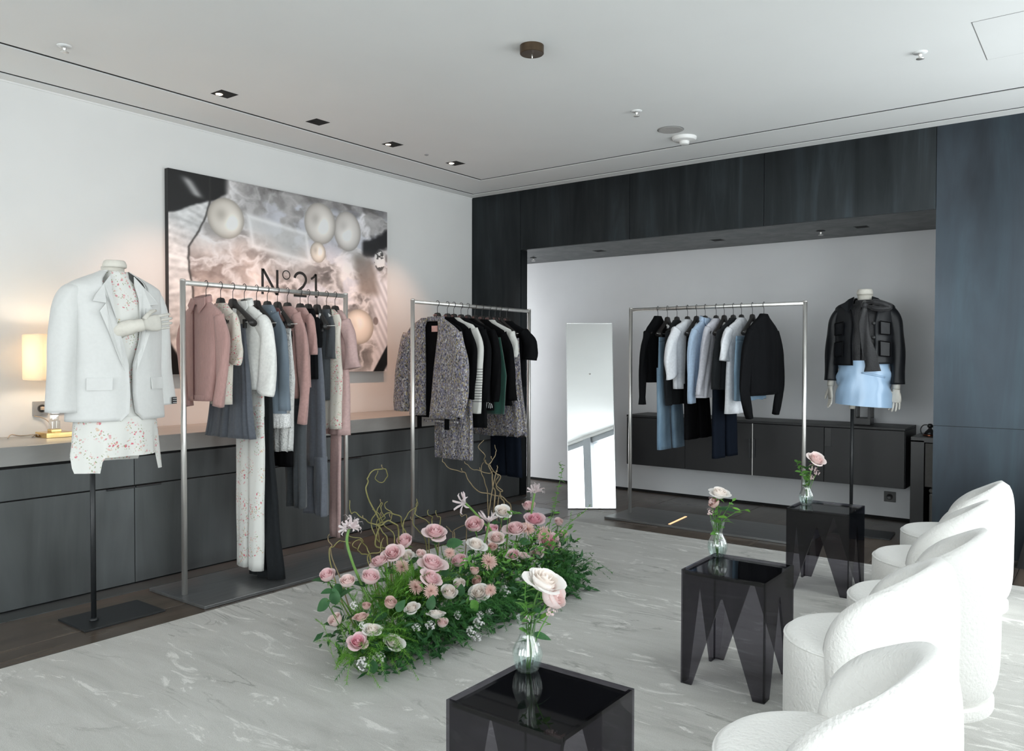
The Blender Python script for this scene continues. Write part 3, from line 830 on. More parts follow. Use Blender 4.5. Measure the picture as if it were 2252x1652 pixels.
C_cream = cloth('cream_knit', (.66, .66, .63, 1), bump=.5, bscale=180)
C_maroon = cloth('maroon_cotton', (.10, .030, .028, 1))
C_silver = cloth('silver_sequins', (.8, .8, .8, 1), .25, 0, .5, 200, .6, 300)
C_satin = cloth('light_blue_satin', (.36, .52, .72, 1), .26, .1, .04, 5, .03, 200, spec=.6, drape=.5)
def mat_fuzzy():
    t = NT('white_tufted_cloth'); t.set(.95, 0, .1, .4); t.base((.76, .76, .745, 1))
    t.bump(t.noise(t.coord(), 55, 3, .6, 1.0), .9, .02); return t.m
C_tuft = mat_fuzzy()
def mat_denim(name, a, b):
    t = NT(name); t.set(.85, 0, .2, .1)
    f = t.noise(t.coord((3, 3, 1.1)), 2.4, 5, .65)
    g = t.noise(t.coord((40, 40, 400)), 3, 2)
    t.base(t.mix(.18, t.ramp(f, [(.3, a), (.68, b)]), t.ramp(g, [(.3, a), (.7, b)])))
    t.bump(g, .15, .003); return t.m
C_denim = mat_denim('light_blue_denim', (.115, .20, .30, 1), (.29, .42, .54, 1))
C_denim2 = mat_denim('grey_blue_denim', (.13, .165, .205, 1), (.19, .235, .28, 1))
def mat_floral(name, ground, s=1.0):
    t = NT(name); t.set(.8, 0, .2, .1)
    co = t.coord((1, 1, 1))
    # blossom clusters: where a broad noise is high, show small round spots
    cl_ = t.ramp(t.noise(co, 11 * s, 2), [(.47, (0, 0, 0)), (.54, (1, 1, 1))])
    wn = t.n('TexNoise'); wn.inputs['Scale'].default_value = 40 * s; t.l(co, wn.inputs['Vector'])
    add = t.n('VectorMath', operation='MULTIPLY_ADD'); t.l(wn.outputs['Color'], add.inputs[0]); add.inputs[1].default_value = (.02, .02, .02); t.l(co, add.inputs[2])
    def spots(scale, lo, hi):
        v = t.n('TexVoronoi'); v.inputs['Scale'].default_value = scale; t.l(add.outputs[0], v.inputs['Vector'])
        return t.ramp(v.outputs['Distance'], [(lo, (1, 1, 1)), (hi, (0, 0, 0))]), v
    s1, v1 = spots(48 * s, .24, .36); s2, v2 = spots(70 * s, .18, .30); s3, v3 = spots(30 * s, .14, .2)
    c = t.mix(t.mix(1.0, s2, cl_, 'MULTIPLY'), ground, (.30, .33, .17, 1))
    colr = t.ramp(v1.outputs['Color'], [(.25, (.62, .16, .20, 1)), (.45, (.68, .36, .38, 1)), (.7, (.69, .50, .45, 1)), (.9, (.64, .50, .32, 1))])
    c = t.mix(t.mix(1.0, s1, cl_, 'MULTIPLY'), c, colr)
    t.base(c); return t.m
C_floral = mat_floral('cream_floral_print', (.72, .72, .69, 1), 1.15)
C_floral2 = mat_floral('ivory_floral_print', (.68, .64, .57, 1), 1.25)
def mat_tweed():
    t = NT('speckled_tweed'); t.set(.95, 0, .15, .2)
    co = t.coord((1, 1, .55), (0, radians(28), 0))
    v = t.n('TexVoronoi'); v.inputs['Scale'].default_value = 165; t.l(co, v.inputs['Vector'])
    sep = t.n('SeparateColor'); t.l(v.outputs['Color'], sep.inputs[0])
    c = t.ramp(sep.outputs[0], [(.0, (.06, .06, .075, 1)), (.16, (.19, .18, .20, 1)), (.36, (.29, .275, .285, 1)), (.54, (.19, .185, .27, 1)), (.68, (.31, .265, .155, 1)), (.80, (.47, .455, .455, 1)), (.93, (.24, .185, .16, 1))])
    for e in t.t.nodes:
        if e.bl_idname == 'ShaderNodeValToRGB': e.color_ramp.interpolation = 'CONSTANT'
    t.base(c); t.bump(v.outputs['Distance'], .6, .006); return t.m
C_tweed = mat_tweed()
def mat_stripe():
    t = NT('cream_knit_black_stripes'); t.set(.9, 0, .15, .3)
    tc = t.n('TexCoord'); sp = t.n('SeparateXYZ'); t.l(tc.outputs['Object'], sp.inputs[0])
    mm = t.n('Math', operation='MULTIPLY'); t.l(sp.outputs[2], mm.inputs[0]); mm.inputs[1].default_value = 1 / .0205
    fr = t.n('Math', operation='FRACT'); t.l(mm.outputs[0], fr.inputs[0])
    lt_ = t.n('Math', operation='LESS_THAN'); t.l(fr.outputs[0], lt_.inputs[0]); lt_.inputs[1].default_value = .22
    a = t.n('Math', operation='LESS_THAN'); t.l(sp.outputs[2], a.inputs[0]); a.inputs[1].default_value = 1.262
    b = t.n('Math', operation='GREATER_THAN'); t.l(sp.outputs[2], b.inputs[0]); b.inputs[1].default_value = 1.00
    m1 = t.n('Math', operation='MULTIPLY'); t.l(a.outputs[0], m1.inputs[0]); t.l(b.outputs[0], m1.inputs[1])
    m2 = t.n('Math', operation='MULTIPLY'); t.l(m1.outputs[0], m2.inputs[0]); t.l(lt_.outputs[0], m2.inputs[1])
    t.base(t.mix(m2.outputs[0], (.66, .66, .63, 1), (.02, .02, .022, 1))); return t.m
C_stripe = mat_stripe()

def body_mesh(rows, folds=3.0, amp=.010, seed=0, nr=22, nc=44, sharp=.75, grow=1.0, hem=None, rag=0.0):
    """rows: (z, left, right, half thickness) top to bottom"""
    rnd = random.Random(seed)
    ph = [rnd.uniform(0, 6.28) for _ in range(4)]
    zs = [-q[0] for q in rows]; R = []
    for i in range(nr + 1):
        z = lerp(zs[0], zs[-1], i / nr)
        l, r, T = (interp(zs, [q[k] for q in rows], z) for k in (1, 2, 3))
        g = (i / nr) ** grow
        ring = []
        for j in range(nc):
            a = 2 * pi * j / nc
            ca, sa = cos(a), sin(a)
            x = (l + r) / 2 + (r - l) / 2 * (abs(ca) ** .9) * (1 if ca > 0 else -1)
            u = (x - l) / (r - l + 1e-6)
            y = T * (abs(sa) ** sharp) * (1 if sa > 0 else -1)
            y += g * amp * (sin(2 * pi * folds * u + ph[0]) + .5 * sin(2 * pi * folds * 1.9 * u + ph[1] + z * 3) + .35 * sin(z * 14 + ph[2] + 4 * u))
            zz = -z
            if i == nr: zz += rag * sin(2 * pi * folds * 1.7 * u + ph[3])
            ring.append((x, y, zz))
        R.append(ring)
    return MB().rings(R)
def sleeve_mesh(path, hw, T, seed=0, nc=18, n=6, amp=.005):
    P = catmull([(p[0], (p[2] if len(p) > 2 else 0), p[1]) for p in path], n)
    ks = [i / (len(P) - 1) for i in range(len(P))]; kp = [i / (len(hw) - 1) for i in range(len(hw))]
    rnd = random.Random(seed); ph = rnd.uniform(0, 6); R = []
    for i, p in enumerate(P):
        t = (P[min(i + 1, len(P) - 1)] - P[max(i - 1, 0)]); t.y = 0; t.normalize()
        side = Vector((-t.z, 0, t.x)); h = interp(kp, hw, ks[i]) * (1 + .05 * sin(ks[i] * 17 + ph)); TT = interp(kp, T, ks[i]) if isinstance(T, (list, tuple)) else T
        R.append([p + side * h * cos(a) + Vector((0, TT * sin(a) + amp * sin(3 * a + ks[i] * 9 + ph), 0)) for a in [2 * pi * j / nc for j in range(nc)]])
    return MB().rings(R)
def piece(name, label, cat, r, t, group, dx=0.0, dy=0.0, tilt=0.0):
    p, rz = hang_at(r, t)
    g = thing(name, label, cat, p, rz + tilt, group)
    return g
GRP = {1: 'clothes on the pink and grey rack', 2: 'clothes on the black and tweed rack', 3: 'clothes on the white and blue rack'}
def top(name, label, cat, r, t, mat, sh, hem, neck=1.655, nw=.062, T=.030, sl=None, sw=(.055, .045), far=True, collar=None, folds=2.5, amp=.007, seed=1, dx=0.0, dy=0.0, waist=None, sT=.026, smat=None, fsl=None, tilt=0.0, fhem=None):
    """sh=(half width, z) shoulder tip; hem=(half width, z); sl=list of (x,z) sleeve centre line on the near side"""
    g = piece(name, label, cat, r, t, GRP[r], tilt=tilt)
    fw = fhem if fhem else hem[0]
    rows = [(neck, dx - nw, dx + nw, .020), (neck - .018, dx - nw - .012, dx + nw + .012, .026), (sh[1] + .004, dx - sh[0] + .012, dx + sh[0] - .012, T * .8), (sh[1] - .035, dx - sh[0], dx + sh[0], T), (sh[1] - .12, dx - sh[0] + .012, dx + sh[0] - .012, T * 1.1)]
    if waist: rows.append((waist[1], dx - waist[0], dx + waist[0], T * 1.15))
    rows.append((hem[1], dx - fw, dx + hem[0], T * 1.2))
    b = body_mesh(rows, folds, amp, seed).build('body', mat, g, True)
    if dy: b.location.y = dy
    if sl:
        for sgn in ((1, -1) if far else (1,)):
            s_ = sl if sgn == 1 or fsl is None else fsl
            pth = [(dx + sgn * (sh[0] - .030), sh[1] - .030)] + [(dx + sgn * x, *q) for x, *q in s_]
            o = sleeve_mesh(pth, [.05] + list(sw), sT, seed + 5).build('sleeve', smat or mat, g, True)
            if dy: o.location.y = dy
    if collar:
        fy = -1 if r != 3 else 1
        m = MB()
        nk = []
        for z, k, in ((neck - .022, 1.18), (neck + .012, 1.08), (neck + .016, .98), (neck - .015, .95)):
            nk.append([(dx + (nw + .012) * k * cos(a), .034 * k * sin(a), z + .012 * (sin(a) * -fy)) for a in [2 * pi * j / 24 for j in range(24)]])
        m.rings(nk, cap=False).build('collar', mat, g, True)
        for sgn in (1, -1):
            q = MB()
            pts = [(dx + sgn * .010, fy * .040, neck - .012), (dx + sgn * (nw + .012), fy * .030, neck + .006), (dx + sgn * (nw + .030), fy * .040, neck - .035), (dx + sgn * .035, fy * .052, neck - .085)]
            q.add(pts + [(x, y - fy * .006, z - .002) for x, y, z in pts], [(0, 1, 2, 3), (7, 6, 5, 4), (0, 4, 5, 1), (1, 5, 6, 2), (2, 6, 7, 3), (3, 7, 4, 0)])
            q.build('collar_point', mat, g)
    return g
def bottom(name, label, cat, r, t, mat, waist, hem, T=.026, folds=4, amp=.012, seed=3, legs=False, mids=None, dx=0.0, sharp=.75, ragged=0.0, band=True, split=.30):
    """waist=(left,right,z) hem=(left,right,z)"""
    g = piece(name, label, cat, r, t, GRP[r])
    w, h = waist, hem
    if band:
        body_mesh([(w[2], w[0], w[1], .014), (w[2] - .035, w[0] - .002, w[1] + .002, .016)], 1, .002, seed, 3, 32).build('waistband', mat, g, True)
    z0 = w[2] - (.033 if band else 0)
    rows = [(z0, w[0], w[1], .016)] + [(q[2], q[0], q[1], T) for q in (mids or [])] + [(h[2], h[0], h[1], T)]
    if not legs:
        body_mesh(rows, folds, amp, seed, 26, 72 if folds > 6 else 48, sharp, 1.0, rag=ragged).build('skirt', mat, g, True)
    else:
        zc = lerp(z0, h[2], split); zs = [-q[0] for q in rows]
        L, Rr = (interp(zs, [q[k] for q in rows], -zc) for k in (1, 2))
        body_mesh([q for q in rows if q[0] > zc] + [(zc - .01, L, Rr, T)], folds, amp * .6, seed, 12).build('seat', mat, g, True)
        for k in (0, 1):
            rr = []
            for z, l, rt, T_ in [(zc + .05,) + tuple(interp(zs, [q[i] for q in rows], -(zc + .05)) for i in (1, 2)) + (T,)] + [q for q in rows if q[0] <= zc]:
                c = (l + rt) / 2; gap = .004 + .01 * (zc - z)
                rr.append((z + (k * .012 if z == h[2] else 0), c + gap, rt, T_) if k == 0 else (z, l, c - gap, T_))
            o = body_mesh(rr, folds * .5, amp, seed + k, 20).build('leg', mat, g, True)
            o.location.y = (.012 if k else -.006)
    return g
# ------------------------------------------------------------------ rack 1 : pink, cream, grey
HL = 'black hanger %s'
h1 = [2.572, 2.664, 2.744, 2.821, 2.905, 2.982, 3.055, 3.129, 3.227, 3.29, 3.36, 3.438, 3.51]
l1 = ['holding the pink collared cardigan', 'holding the cream floral blouse', 'clipped to the pleated grey skirt', 'under the white cropped jacket', 'above the long black skirt', 'holding the blue grey sweatshirt', 'clipped to the white tufted skirt', 'holding the long pink sweater', 'holding the pink short sleeved top', 'holding the black top among the pink tops and grey trousers', 'clipped to the wide grey trousers', 'holding the charcoal short sleeved top', 'holding the powder pink dress at the rack end']
for i, t in enumerate(h1):
    hanger(1, t, HL % l1[i], clips=i in (2, 4, 6, 10), narrow=(.80, .50, .95, .85, .70, .38, .58, .42, .36, .30, .40, .25, .42)[i])
g = top('cardigan', 'dusty pink collared cardigan, frontmost on the pink and grey rack', 'cardigan', 1, 2.560, C_pink, (.185, 1.590), (.115, 1.095), 1.668, .055, .042, [(.195, 1.44), (.185, 1.24), (.150, 1.065)], (.052, .042, .034), collar=True, folds=1.5, amp=.004, seed=11, dx=-.018, waist=(.140, 1.25), fsl=[(.195, 1.44), (.185, 1.24), (.155, 1.055)])
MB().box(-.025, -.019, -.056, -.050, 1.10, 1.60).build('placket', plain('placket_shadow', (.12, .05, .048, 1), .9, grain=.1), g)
body_mesh([(1.125, -.135, .102, .054), (1.092, -.132, .098, .052)], 9, .003, 5, 3, 60).build('ribbed_hem', C_pink, g, True)
top('blouse', 'cream floral blouse with a puffed short sleeve, behind the pink cardigan', 'blouse', 1, 2.664, C_floral2, (.125, 1.60), (.092, 1.068), 1.648, .05, .030, [(.140, 1.48), (.150, 1.37), (.135, 1.300)], (.040, .055, .036), seed=21, folds=2, waist=(.10, 1.3))
bottom('pleated_skirt', 'dark slate grey pleated skirt below the pink cardigan', 'skirt', 1, 2.744, C_slate, (-.13, .120, 1.530), (-.275, .205, .870), .030, 13, .013, 31, mids=[(-.18, .15, 1.25)])
g = top('jacket', 'white cropped jacket with wide three-quarter sleeves', 'jacket', 1, 2.815, C_white, (.190, 1.585), (.150, 1.150), 1.662, .06, .036, [(.225, 1.46), (.232, 1.28), (.205, 1.125)], (.058, .066, .070), collar=True, folds=1.5, amp=.005, seed=41, sT=.034)
bottom('floral_trousers', 'long cream floral trousers hanging below the white jacket', 'trousers', 1, 2.845, C_floral, (-.12, .13, 1.530), (-.130, .128, .080), .026, 2, .006, 51, legs=True, mids=[(-.128, .155, .80)], split=.35)
bottom('long_skirt', 'long black skirt behind the floral trousers, nearly touching the plate', 'skirt', 1, 2.915, C_char, (-.13, .12, 1.53), (-.06, .225, .030), .035, 3, .012, 61, mids=[(-.12, .125, .82)])
g = top('sweatshirt', 'blue grey sweatshirt with a silver sequin fringe hem', 'sweater', 1, 2.982, C_denim2, (.090, 1.615), (.165, .99), 1.655, .048, .030, [(.120, 1.48), (.150, 1.28), (.165, 1.02)], (.045, .048, .042), far=False, seed=71, dx=.0, folds=2, fhem=.05)
body_mesh([(1.002, -.010, .205, .040), (.918, -.004, .198, .040)], 9, .004, 7, 5, 70, rag=.004).build('sequin_fringe', C_silver, g, True)
bottom('tufted_skirt', 'white tufted skirt clipped beside the blue grey sweatshirt', 'skirt', 1, 3.055, C_tuft, (-.10, .128, 1.515), (-.085, .112, .770), .036, 4, .010, 81, mids=[(-.10, .15, 1.2)], ragged=.01)
bottom('slip', 'black slip showing under the white tufted skirt', 'skirt', 1, 3.085, C_blk, (-.10, .10, 1.50), (-.085, .09, .665), .028, 2, .006, 83)
top('camisole', 'maroon top behind the blue grey sweatshirt', 'top', 1, 3.025, C_maroon, (.075, 1.60), (.10, 1.25), 1.64, .045, .02, seed=85)
top('sweater', 'dusty pink long sleeved sweater in the middle of the pink and grey rack', 'sweater', 1, 3.129, C_pink2, (.105, 1.622), (.100, 1.085), 1.655, .048, .032, [(.130, 1.48), (.155, 1.25), (.162, 1.10), (.138, .930)], (.045, .046, .036, .030), seed=91, folds=2.5)
bottom('dark_trousers', 'dark charcoal wide trousers below the pink sweater', 'trousers', 1, 3.160, C_char2, (-.09, .12, 1.50), (-.055, .135, .405), .030, 2, .010, 95, legs=True, mids=[(-.08, .14, .9)], split=.45)
top('short_top', 'dusty pink short sleeved top beside the pink sweater', 'top', 1, 3.227, C_pink2, (.090, 1.618), (.085, 1.15), 1.652, .046, .030, [(.105, 1.50), (.112, 1.355)], (.042, .040), seed=101)
top('jersey_top', 'black top behind the pink short sleeved top', 'top', 1, 3.290, C_blk2, (.078, 1.600), (.075, 1.20), 1.648, .046, .026, [(.085, 1.49), (.085, 1.40)], (.035, .035), seed=105)
bottom('wide_trousers', 'mid grey wide trousers flaring over the base plate', 'trousers', 1, 3.350, C_slate2, (-.085, .040, 1.520), (-.115, .122, .325), .034, 2, .012, 111, legs=True, mids=[(-.10, .070, 1.18), (-.105, .095, .75)], split=.72)
top('tee', 'charcoal short sleeved top, third from the far end of the pink and grey rack', 'top', 1, 3.430, C_char2, (.060, 1.622), (.04, 1.06), 1.652, .042, .028, [(.058, 1.48), (.060, 1.330)], (.036, .034), seed=115, dx=-.01, fhem=.08)
top('floral_tunic', 'narrow cream floral tunic near the far end of the pink and grey rack', 'top', 1, 3.468, C_floral2, (.115, 1.610), (.112, .872), 1.652, .046, .026, seed=121, folds=2, waist=(.125, 1.22), dx=-.01)
g = top('dress', 'powder pink dress with a flutter sleeve and long ties, last on its rack', 'dress', 1, 3.520, C_pink3, (.110, 1.600), (.120, .83), 1.650, .046, .030, [(.135, 1.46), (.150, 1.33), (.160, 1.268)], (.035, .050, .068), seed=131, folds=3, amp=.012, sT=.04, waist=(.115, 1.2))
body_mesh([(.90, -.05, .045, .018), (.50, -.07, .04, .016), (.145, -.072, .035, .016)], 1.5, .006, 3, 14, 28).build('tie', C_pink3, g, True)

# ------------------------------------------------------------------ rack 2 : black and tweed
h2 = [4.499, 4.613, 4.687, 4.774, 4.857, 4.942, 5.034, 5.129, 5.207, 5.275, 5.363]
l2 = ['inside the open tweed jacket', 'holding the black jacket behind the tweed jacket', 'holding the cream striped sweater', 'clipped to the long tweed skirt', 'holding the black knit dress', 'holding the black sweater with silver script', 'clipped to the green velvet skirt', 'holding the black coat beside the green velvet', 'holding the white short sleeved knit', 'clipped to the ruffled tweed dress', 'holding the black short sleeved top at the rack end']
for i, t in enumerate(h2):
    hanger(2, t, HL % l2[i], clips=i in (3, 6, 9), tagged=i in (0,), mark=True)
# open tweed jacket with black lining
g = piece('tweed_jacket', 'open speckled tweed jacket with wide sleeves and black lining', 'jacket', 2, 4.480, GRP[2])
o = body_mesh([(1.635, -.075, .075, .012), (1.56, -.25, .25, .018), (1.50, -.265, .265, .02), (.885, -.22, .235, .024)], 2, .004, 201).build('lining', C_blk, g, True); o.location.y = .012
for sgn, pts in ((1, [(1.640, .050, .092, .018), (1.575, .055, .205, .024), (1.53, .052, .265, .026), (1.25, .010, .262, .028), (.885, -.035, .240, .030)]), (-1, [(1.640, -.118, -.052, .018), (1.580, -.225, -.085, .024), (1.53, -.270, -.082, .026), (1.25, -.265, -.080, .028), (.900, -.235, -.085, .030)])):
    q = body_mesh(pts, 1.5, .006, 203 + sgn, 22, 36).build('front_panel', C_tweed, g, True); q.location.y = -.030
for sgn, pth, hw in ((1, [(.235, 1.515), (.285, 1.32), (.275, 1.10), (.232, .915)], [.055, .070, .082, .092]), (-1, [(-.235, 1.515), (-.300, 1.32), (-.315, 1.10), (-.318, .925)], [.055, .066, .074, .078])):
    q = sleeve_mesh(pth, hw, .034, 207 + sgn).build('sleeve', C_tweed, g, True); q.location.y = -.045
    c = pth[-1]
body_mesh([(1.650, -.085, .085, .020), (1.615, -.085, .085, .022)], 1, .002, 209, 3).build('neckband', C_tweed, g, True)
MB().box(-.030, .030, -.014, -.010, 1.535, 1.580).build('neck_label', plain('pink_label', (.62, .36, .32, 1), .7, grain=.1), g)
for x in (-.145, .135):
    MB().box(x - .022, x + .022, -.03, -.022, .80, .90, .002).build('belt_end', C_blk, g)
body_mesh([(.868, -.125, .225, .02), (.852, -.125, .225, .02)], 2, .002, 210, 3).build('hem_band', C_tweed, g, True)
top('wool_jacket', 'black jacket close behind the open tweed jacket', 'jacket', 2, 4.613, C_blk, (.215, 1.575), (.20, 1.03), 1.650, .06, .034, [(.235, 1.40), (.235, 1.20), (.215, 1.03)], (.055, .05, .048), seed=221)
top('striped_sweater', 'cream sweater with thin black stripes across the lower sleeve', 'sweater', 2, 4.687, C_stripe, (.225, 1.582), (.16, 1.02), 1.650, .055, .032, [(.240, 1.42), (.240, 1.22), (.235, 1.05), (.232, .915)], (.050, .046, .044, .032), seed=231)
bottom('tweed_skirt', 'long speckled tweed skirt hanging below the tweed jacket', 'skirt', 2, 4.645, C_tweed, (-.13, .15, 1.50), (-.140, .235, .560), .040, 4, .012, 241, mids=[(-.15, .225, 1.0)])
top('knit_dress', 'black knit dress beside the striped sweater', 'dress', 2, 4.774, C_blk2, (.235, 1.575), (.26, .800), 1.650, .055, .034, [(.25, 1.4), (.25, 1.2), (.245, 1.0)], (.048, .044, .036), seed=251, folds=3)
g = top('script_sweater', 'black sweater with small silver script near the hem', 'sweater', 2, 4.857, C_blk, (.250, 1.570), (.265, .930), 1.650, .055, .034, [(.28, 1.4), (.285, 1.2), (.275, 1.0)], (.046, .044, .036), seed=261)
for i, pts in enumerate(([(.215, .955), (.222, 1.00), (.238, 1.005), (.232, .985)], [(.240, .950), (.248, 1.010), (.262, 1.012), (.258, .99)], [(.262, .952), (.268, .985), (.276, .990)], [(.280, .950), (.284, .985), (.294, .975), (.296, .955)])):
    MB().tube(catmull([(x, -.062, z) for x, z in pts], 5), .0022, 6).build('silver_script', C_silver, g, True)
bottom('velvet_skirt', 'dark green velvet skirt between black garments', 'skirt', 2, 4.950, C_green, (-.12, .255, 1.500), (-.12, .290, .895), .030, 3, .008, 271, mids=[(-.14, .315, 1.2)], band=False)
top('black_coat', 'black coat beside the green velvet skirt', 'coat', 2, 5.034, C_blk, (.235, 1.555), (.31, .960), 1.650, .058, .036, [(.265, 1.4), (.295, 1.2), (.312, 1.0)], (.046, .044, .040), seed=281)
top('white_knit', 'white short sleeved knit between black garments', 'top', 2, 5.129, C_cream, (.240, 1.560), (.20, 1.20), 1.650, .055, .030, [(.250, 1.45), (.250, 1.345)], (.042, .038), seed=291)
bottom('ruffled_dress', 'speckled tweed dress with a ruffled hem, narrow at the top', 'dress', 2, 5.207, C_tweed, (-.14, .245, 1.500), (-.215, .325, .715), .046, 6, .020, 301, mids=[(-.16, .255, 1.2)], ragged=.022, band=False)
bottom('navy_trousers', 'dark navy trousers at the far end of the black and tweed rack', 'trousers', 2, 5.285, C_navy, (-.12, .15, 1.50), (-.10, .235, .355), .028, 2, .006, 311, legs=True, mids=[(-.12, .20, .9)])
top('black_tee', 'black short sleeved top at the far end of the black and tweed rack', 'top', 2, 5.363, C_blk2, (.200, 1.575), (.20, 1.10), 1.650, .06, .034, [(.245, 1.46), (.238, 1.325)], (.060, .076), seed=321, sT=.05)

# ------------------------------------------------------------------ rack 3 : white, blue, black
h3 = [-3.022, -2.935, -2.850, -2.757, -2.679, -2.605, -2.513, -2.446, -2.372, -2.306, -2.219, -2.130]
l3 = ['under the black turtleneck', 'clipped to the light blue jeans', 'holding the charcoal jacket next to the jeans', 'holding the white wide sleeved tee', 'clipped to the black wide trousers', 'holding the light blue shirt', 'holding the pale lilac blouse', 'clipped to the dark navy jeans', 'holding the dark charcoal coat', 'holding the long white tee', 'clipped to the light denim skirt', 'holding the black batwing blouse']
for i, t in enumerate(h3):
    hanger(3, t, HL % l3[i], clips=i in (1, 4, 7, 10))
top('turtleneck', 'black long sleeved turtleneck, leftmost on the white and blue rack', 'sweater', 3, -3.022, C_blk2, (.215, 1.572), (.170, 1.140), 1.690, .050, .034, [(.240, 1.40), (.262, 1.20), (.268, .965)], (.042, .036, .044), collar=False, seed=401)
bottom('jeans', 'light blue denim jeans clipped by the waist, full length', 'jeans', 3, -2.935, C_denim, (-.19, .152, 1.510), (-.295, .142, .590), .030, 2, .004, 411, legs=True, mids=[(-.21, .155, 1.25)], split=.30)
top('charcoal_jacket', 'charcoal jacket between the jeans and the white tee', 'jacket', 3, -2.850, C_char, (.155, 1.575), (.16, .965), 1.650, .055, .034, [(.165, 1.40), (.160, 1.2), (.140, .96)], (.050, .046, .040), seed=421)
top('wide_tee', 'white tee with wide flared sleeves', 'top', 3, -2.757, C_cotton, (.235, 1.588), (.205, 1.095), 1.655, .058, .036, [(.285, 1.45), (.310, 1.32), (.275, 1.195)], (.060, .078, .085), seed=431, folds=3, sT=.036, amp=.010)
bottom('black_trousers', 'black wide trousers hanging behind the white and blue tops', 'trousers', 3, -2.690, C_blk, (-.16, .16, 1.515), (-.300, .165, .690), .030, 2, .006, 441, legs=True, mids=[(-.2, .17, 1.2)], split=.5)
top('blue_shirt', 'light blue shirt with long folded sleeve', 'shirt', 3, -2.605, C_sky, (.220, 1.580), (.185, 1.085), 1.655, .055, .036, [(.248, 1.42), (.265, 1.22), (.245, .990)], (.048, .046, .040), seed=451, folds=3, collar=True)
top('lilac_blouse', 'pale lilac white blouse flaring to the hem', 'blouse', 3, -2.513, C_lilac, (.175, 1.598), (.315, 1.035), 1.655, .056, .036, [(.215, 1.42), (.270, 1.20), (.305, 1.05)], (.045, .045, .042), seed=461, folds=4, amp=.012, far=False, fhem=.12)
bottom('navy_jeans', 'dark navy jeans below the lilac blouse and charcoal coat', 'jeans', 3, -2.446, C_navy, (-.17, .17, 1.510), (-.250, .180, .560), .030, 2, .005, 471, legs=True, mids=[(-.19, .18, 1.2)], split=.4)
top('charcoal_coat', 'dark charcoal coat beside the long white tee', 'coat', 3, -2.372, C_char, (.265, 1.562), (.24, 1.10), 1.655, .058, .036, [(.305, 1.42), (.335, 1.25), (.350, 1.105)], (.048, .046, .040), seed=481, far=False, fhem=.15)
top('long_tee', 'long white tee with a short sleeve, beside the denim skirt', 'top', 3, -2.306, C_cotton, (.265, 1.575), (.285, .920), 1.655, .060, .036, [(.318, 1.45), (.335, 1.32)], (.062, .062), seed=491, folds=2.5, far=False, fhem=.09)
bottom('denim_skirt', 'light washed denim skirt clipped beside the black batwing blouse', 'skirt', 3, -2.219, C_denim, (-.20, .330, 1.505), (-.31, .325, 1.02), .032, 2, .006, 501, mids=[(-.25, .345, 1.25)], ragged=.004)
g = top('batwing_blouse', 'black batwing blouse with pointed cuffs, rightmost on its rack', 'blouse', 3, -2.130, C_blk2, (.300, 1.572), (.300, 1.06), 1.680, .065, .038, [(.350, 1.35), (.385, 1.12), (.340, 1.0), (.285, .895)], (.080, .085, .065, .014), seed=511, folds=3)
# ------------------------------------------------------------------ mannequins
M_doll = plain('ivory_mannequin_linen', (.66, .635, .575, 1), .7, grain=.03, gscale=80, bump=.1)
M_doll2 = plain('pale_wood_hand', (.60, .58, .53, 1), .55, grain=.04)
def ell(cx_, cy_, z, a, b, n=28, p=1.0, rot=0.0):
    return [(cx_ + a * (abs(cos(t)) ** p) * (1 if cos(t) > 0 else -1), cy_ + b * (abs(sin(t)) ** p) * (1 if sin(t) > 0 else -1), z) for t in [2 * pi * j / n for j in range(n)]]
def hand_mesh(M, flip=1, curl=.25, spread=.10, thumb=True):
    """palm and five jointed fingers; local: wrist at origin, fingers along -Z, palm normal +Y, thumb on +X*flip"""
    m = MB()
    pr = [(0, .026, .019), (-.02, .028, .017), (-.045, .038, .015), (-.075, .042, .014), (-.092, .040, .012), (-.100, .034, .008)]
    m.rings([ell(0, 0, z, a, b, 16, .85) for z, a, b in pr])
    for k, (x, L, r) in enumerate(((.031, .070, .0082), (.0105, .079, .0086), (-.0105, .074, .0082), (-.030, .058, .0072))):
        x *= flip; a = (x / .03) * spread; seg = [L * .46, L * .30, L * .24]
        p = Vector((x, 0, -.092)); path = [p.copy()]; ang = curl * .4
        for s_ in seg:
            d = Vector((sin(a) * cos(ang), sin(ang), -cos(a) * cos(ang)))
            path.append(path[-1] + d * s_ * .52); path.append(path[-1] + d * s_ * .48); ang += curl
        rad = [r, r * .93, r * 1.02, r * .88, r * .95, r * .82, r * .55]
        m.tube(path, rad, 8)
    if thumb:
        path = [Vector((.026 * flip, .002, -.020)), Vector((.045 * flip, .010, -.045)), Vector((.056 * flip, .016, -.066)), Vector((.061 * flip, .020, -.084)), Vector((.061 * flip, .024, -.100))]
        m.tube(path, [.013, .0115, .0098, .0092, .0055], 8)
    v = [M @ Vector(q) for q in m.v]
    r = MB(); r.v = [tuple(q) for q in v]; r.f = m.f
    return r
def stand(t, pole, plate, top_z, rot=0):
    x0, x1, y0, y1 = plate
    MB().box(x0, x1, y0, y1, 0.0, .010, .0015).build('base_plate', M_blackmetal, t)
    MB().tube([(pole[0], pole[1], .010), (pole[0], pole[1], top_z)], .0125, 16).build('pole', M_blackmetal, t, True)
    MB().lathe([(.001, .010), (.022, .010), (.022, .018), (.0135, .024)], 16, (pole[0], pole[1], 0)).build('socket', M_blackmetal, t, True)

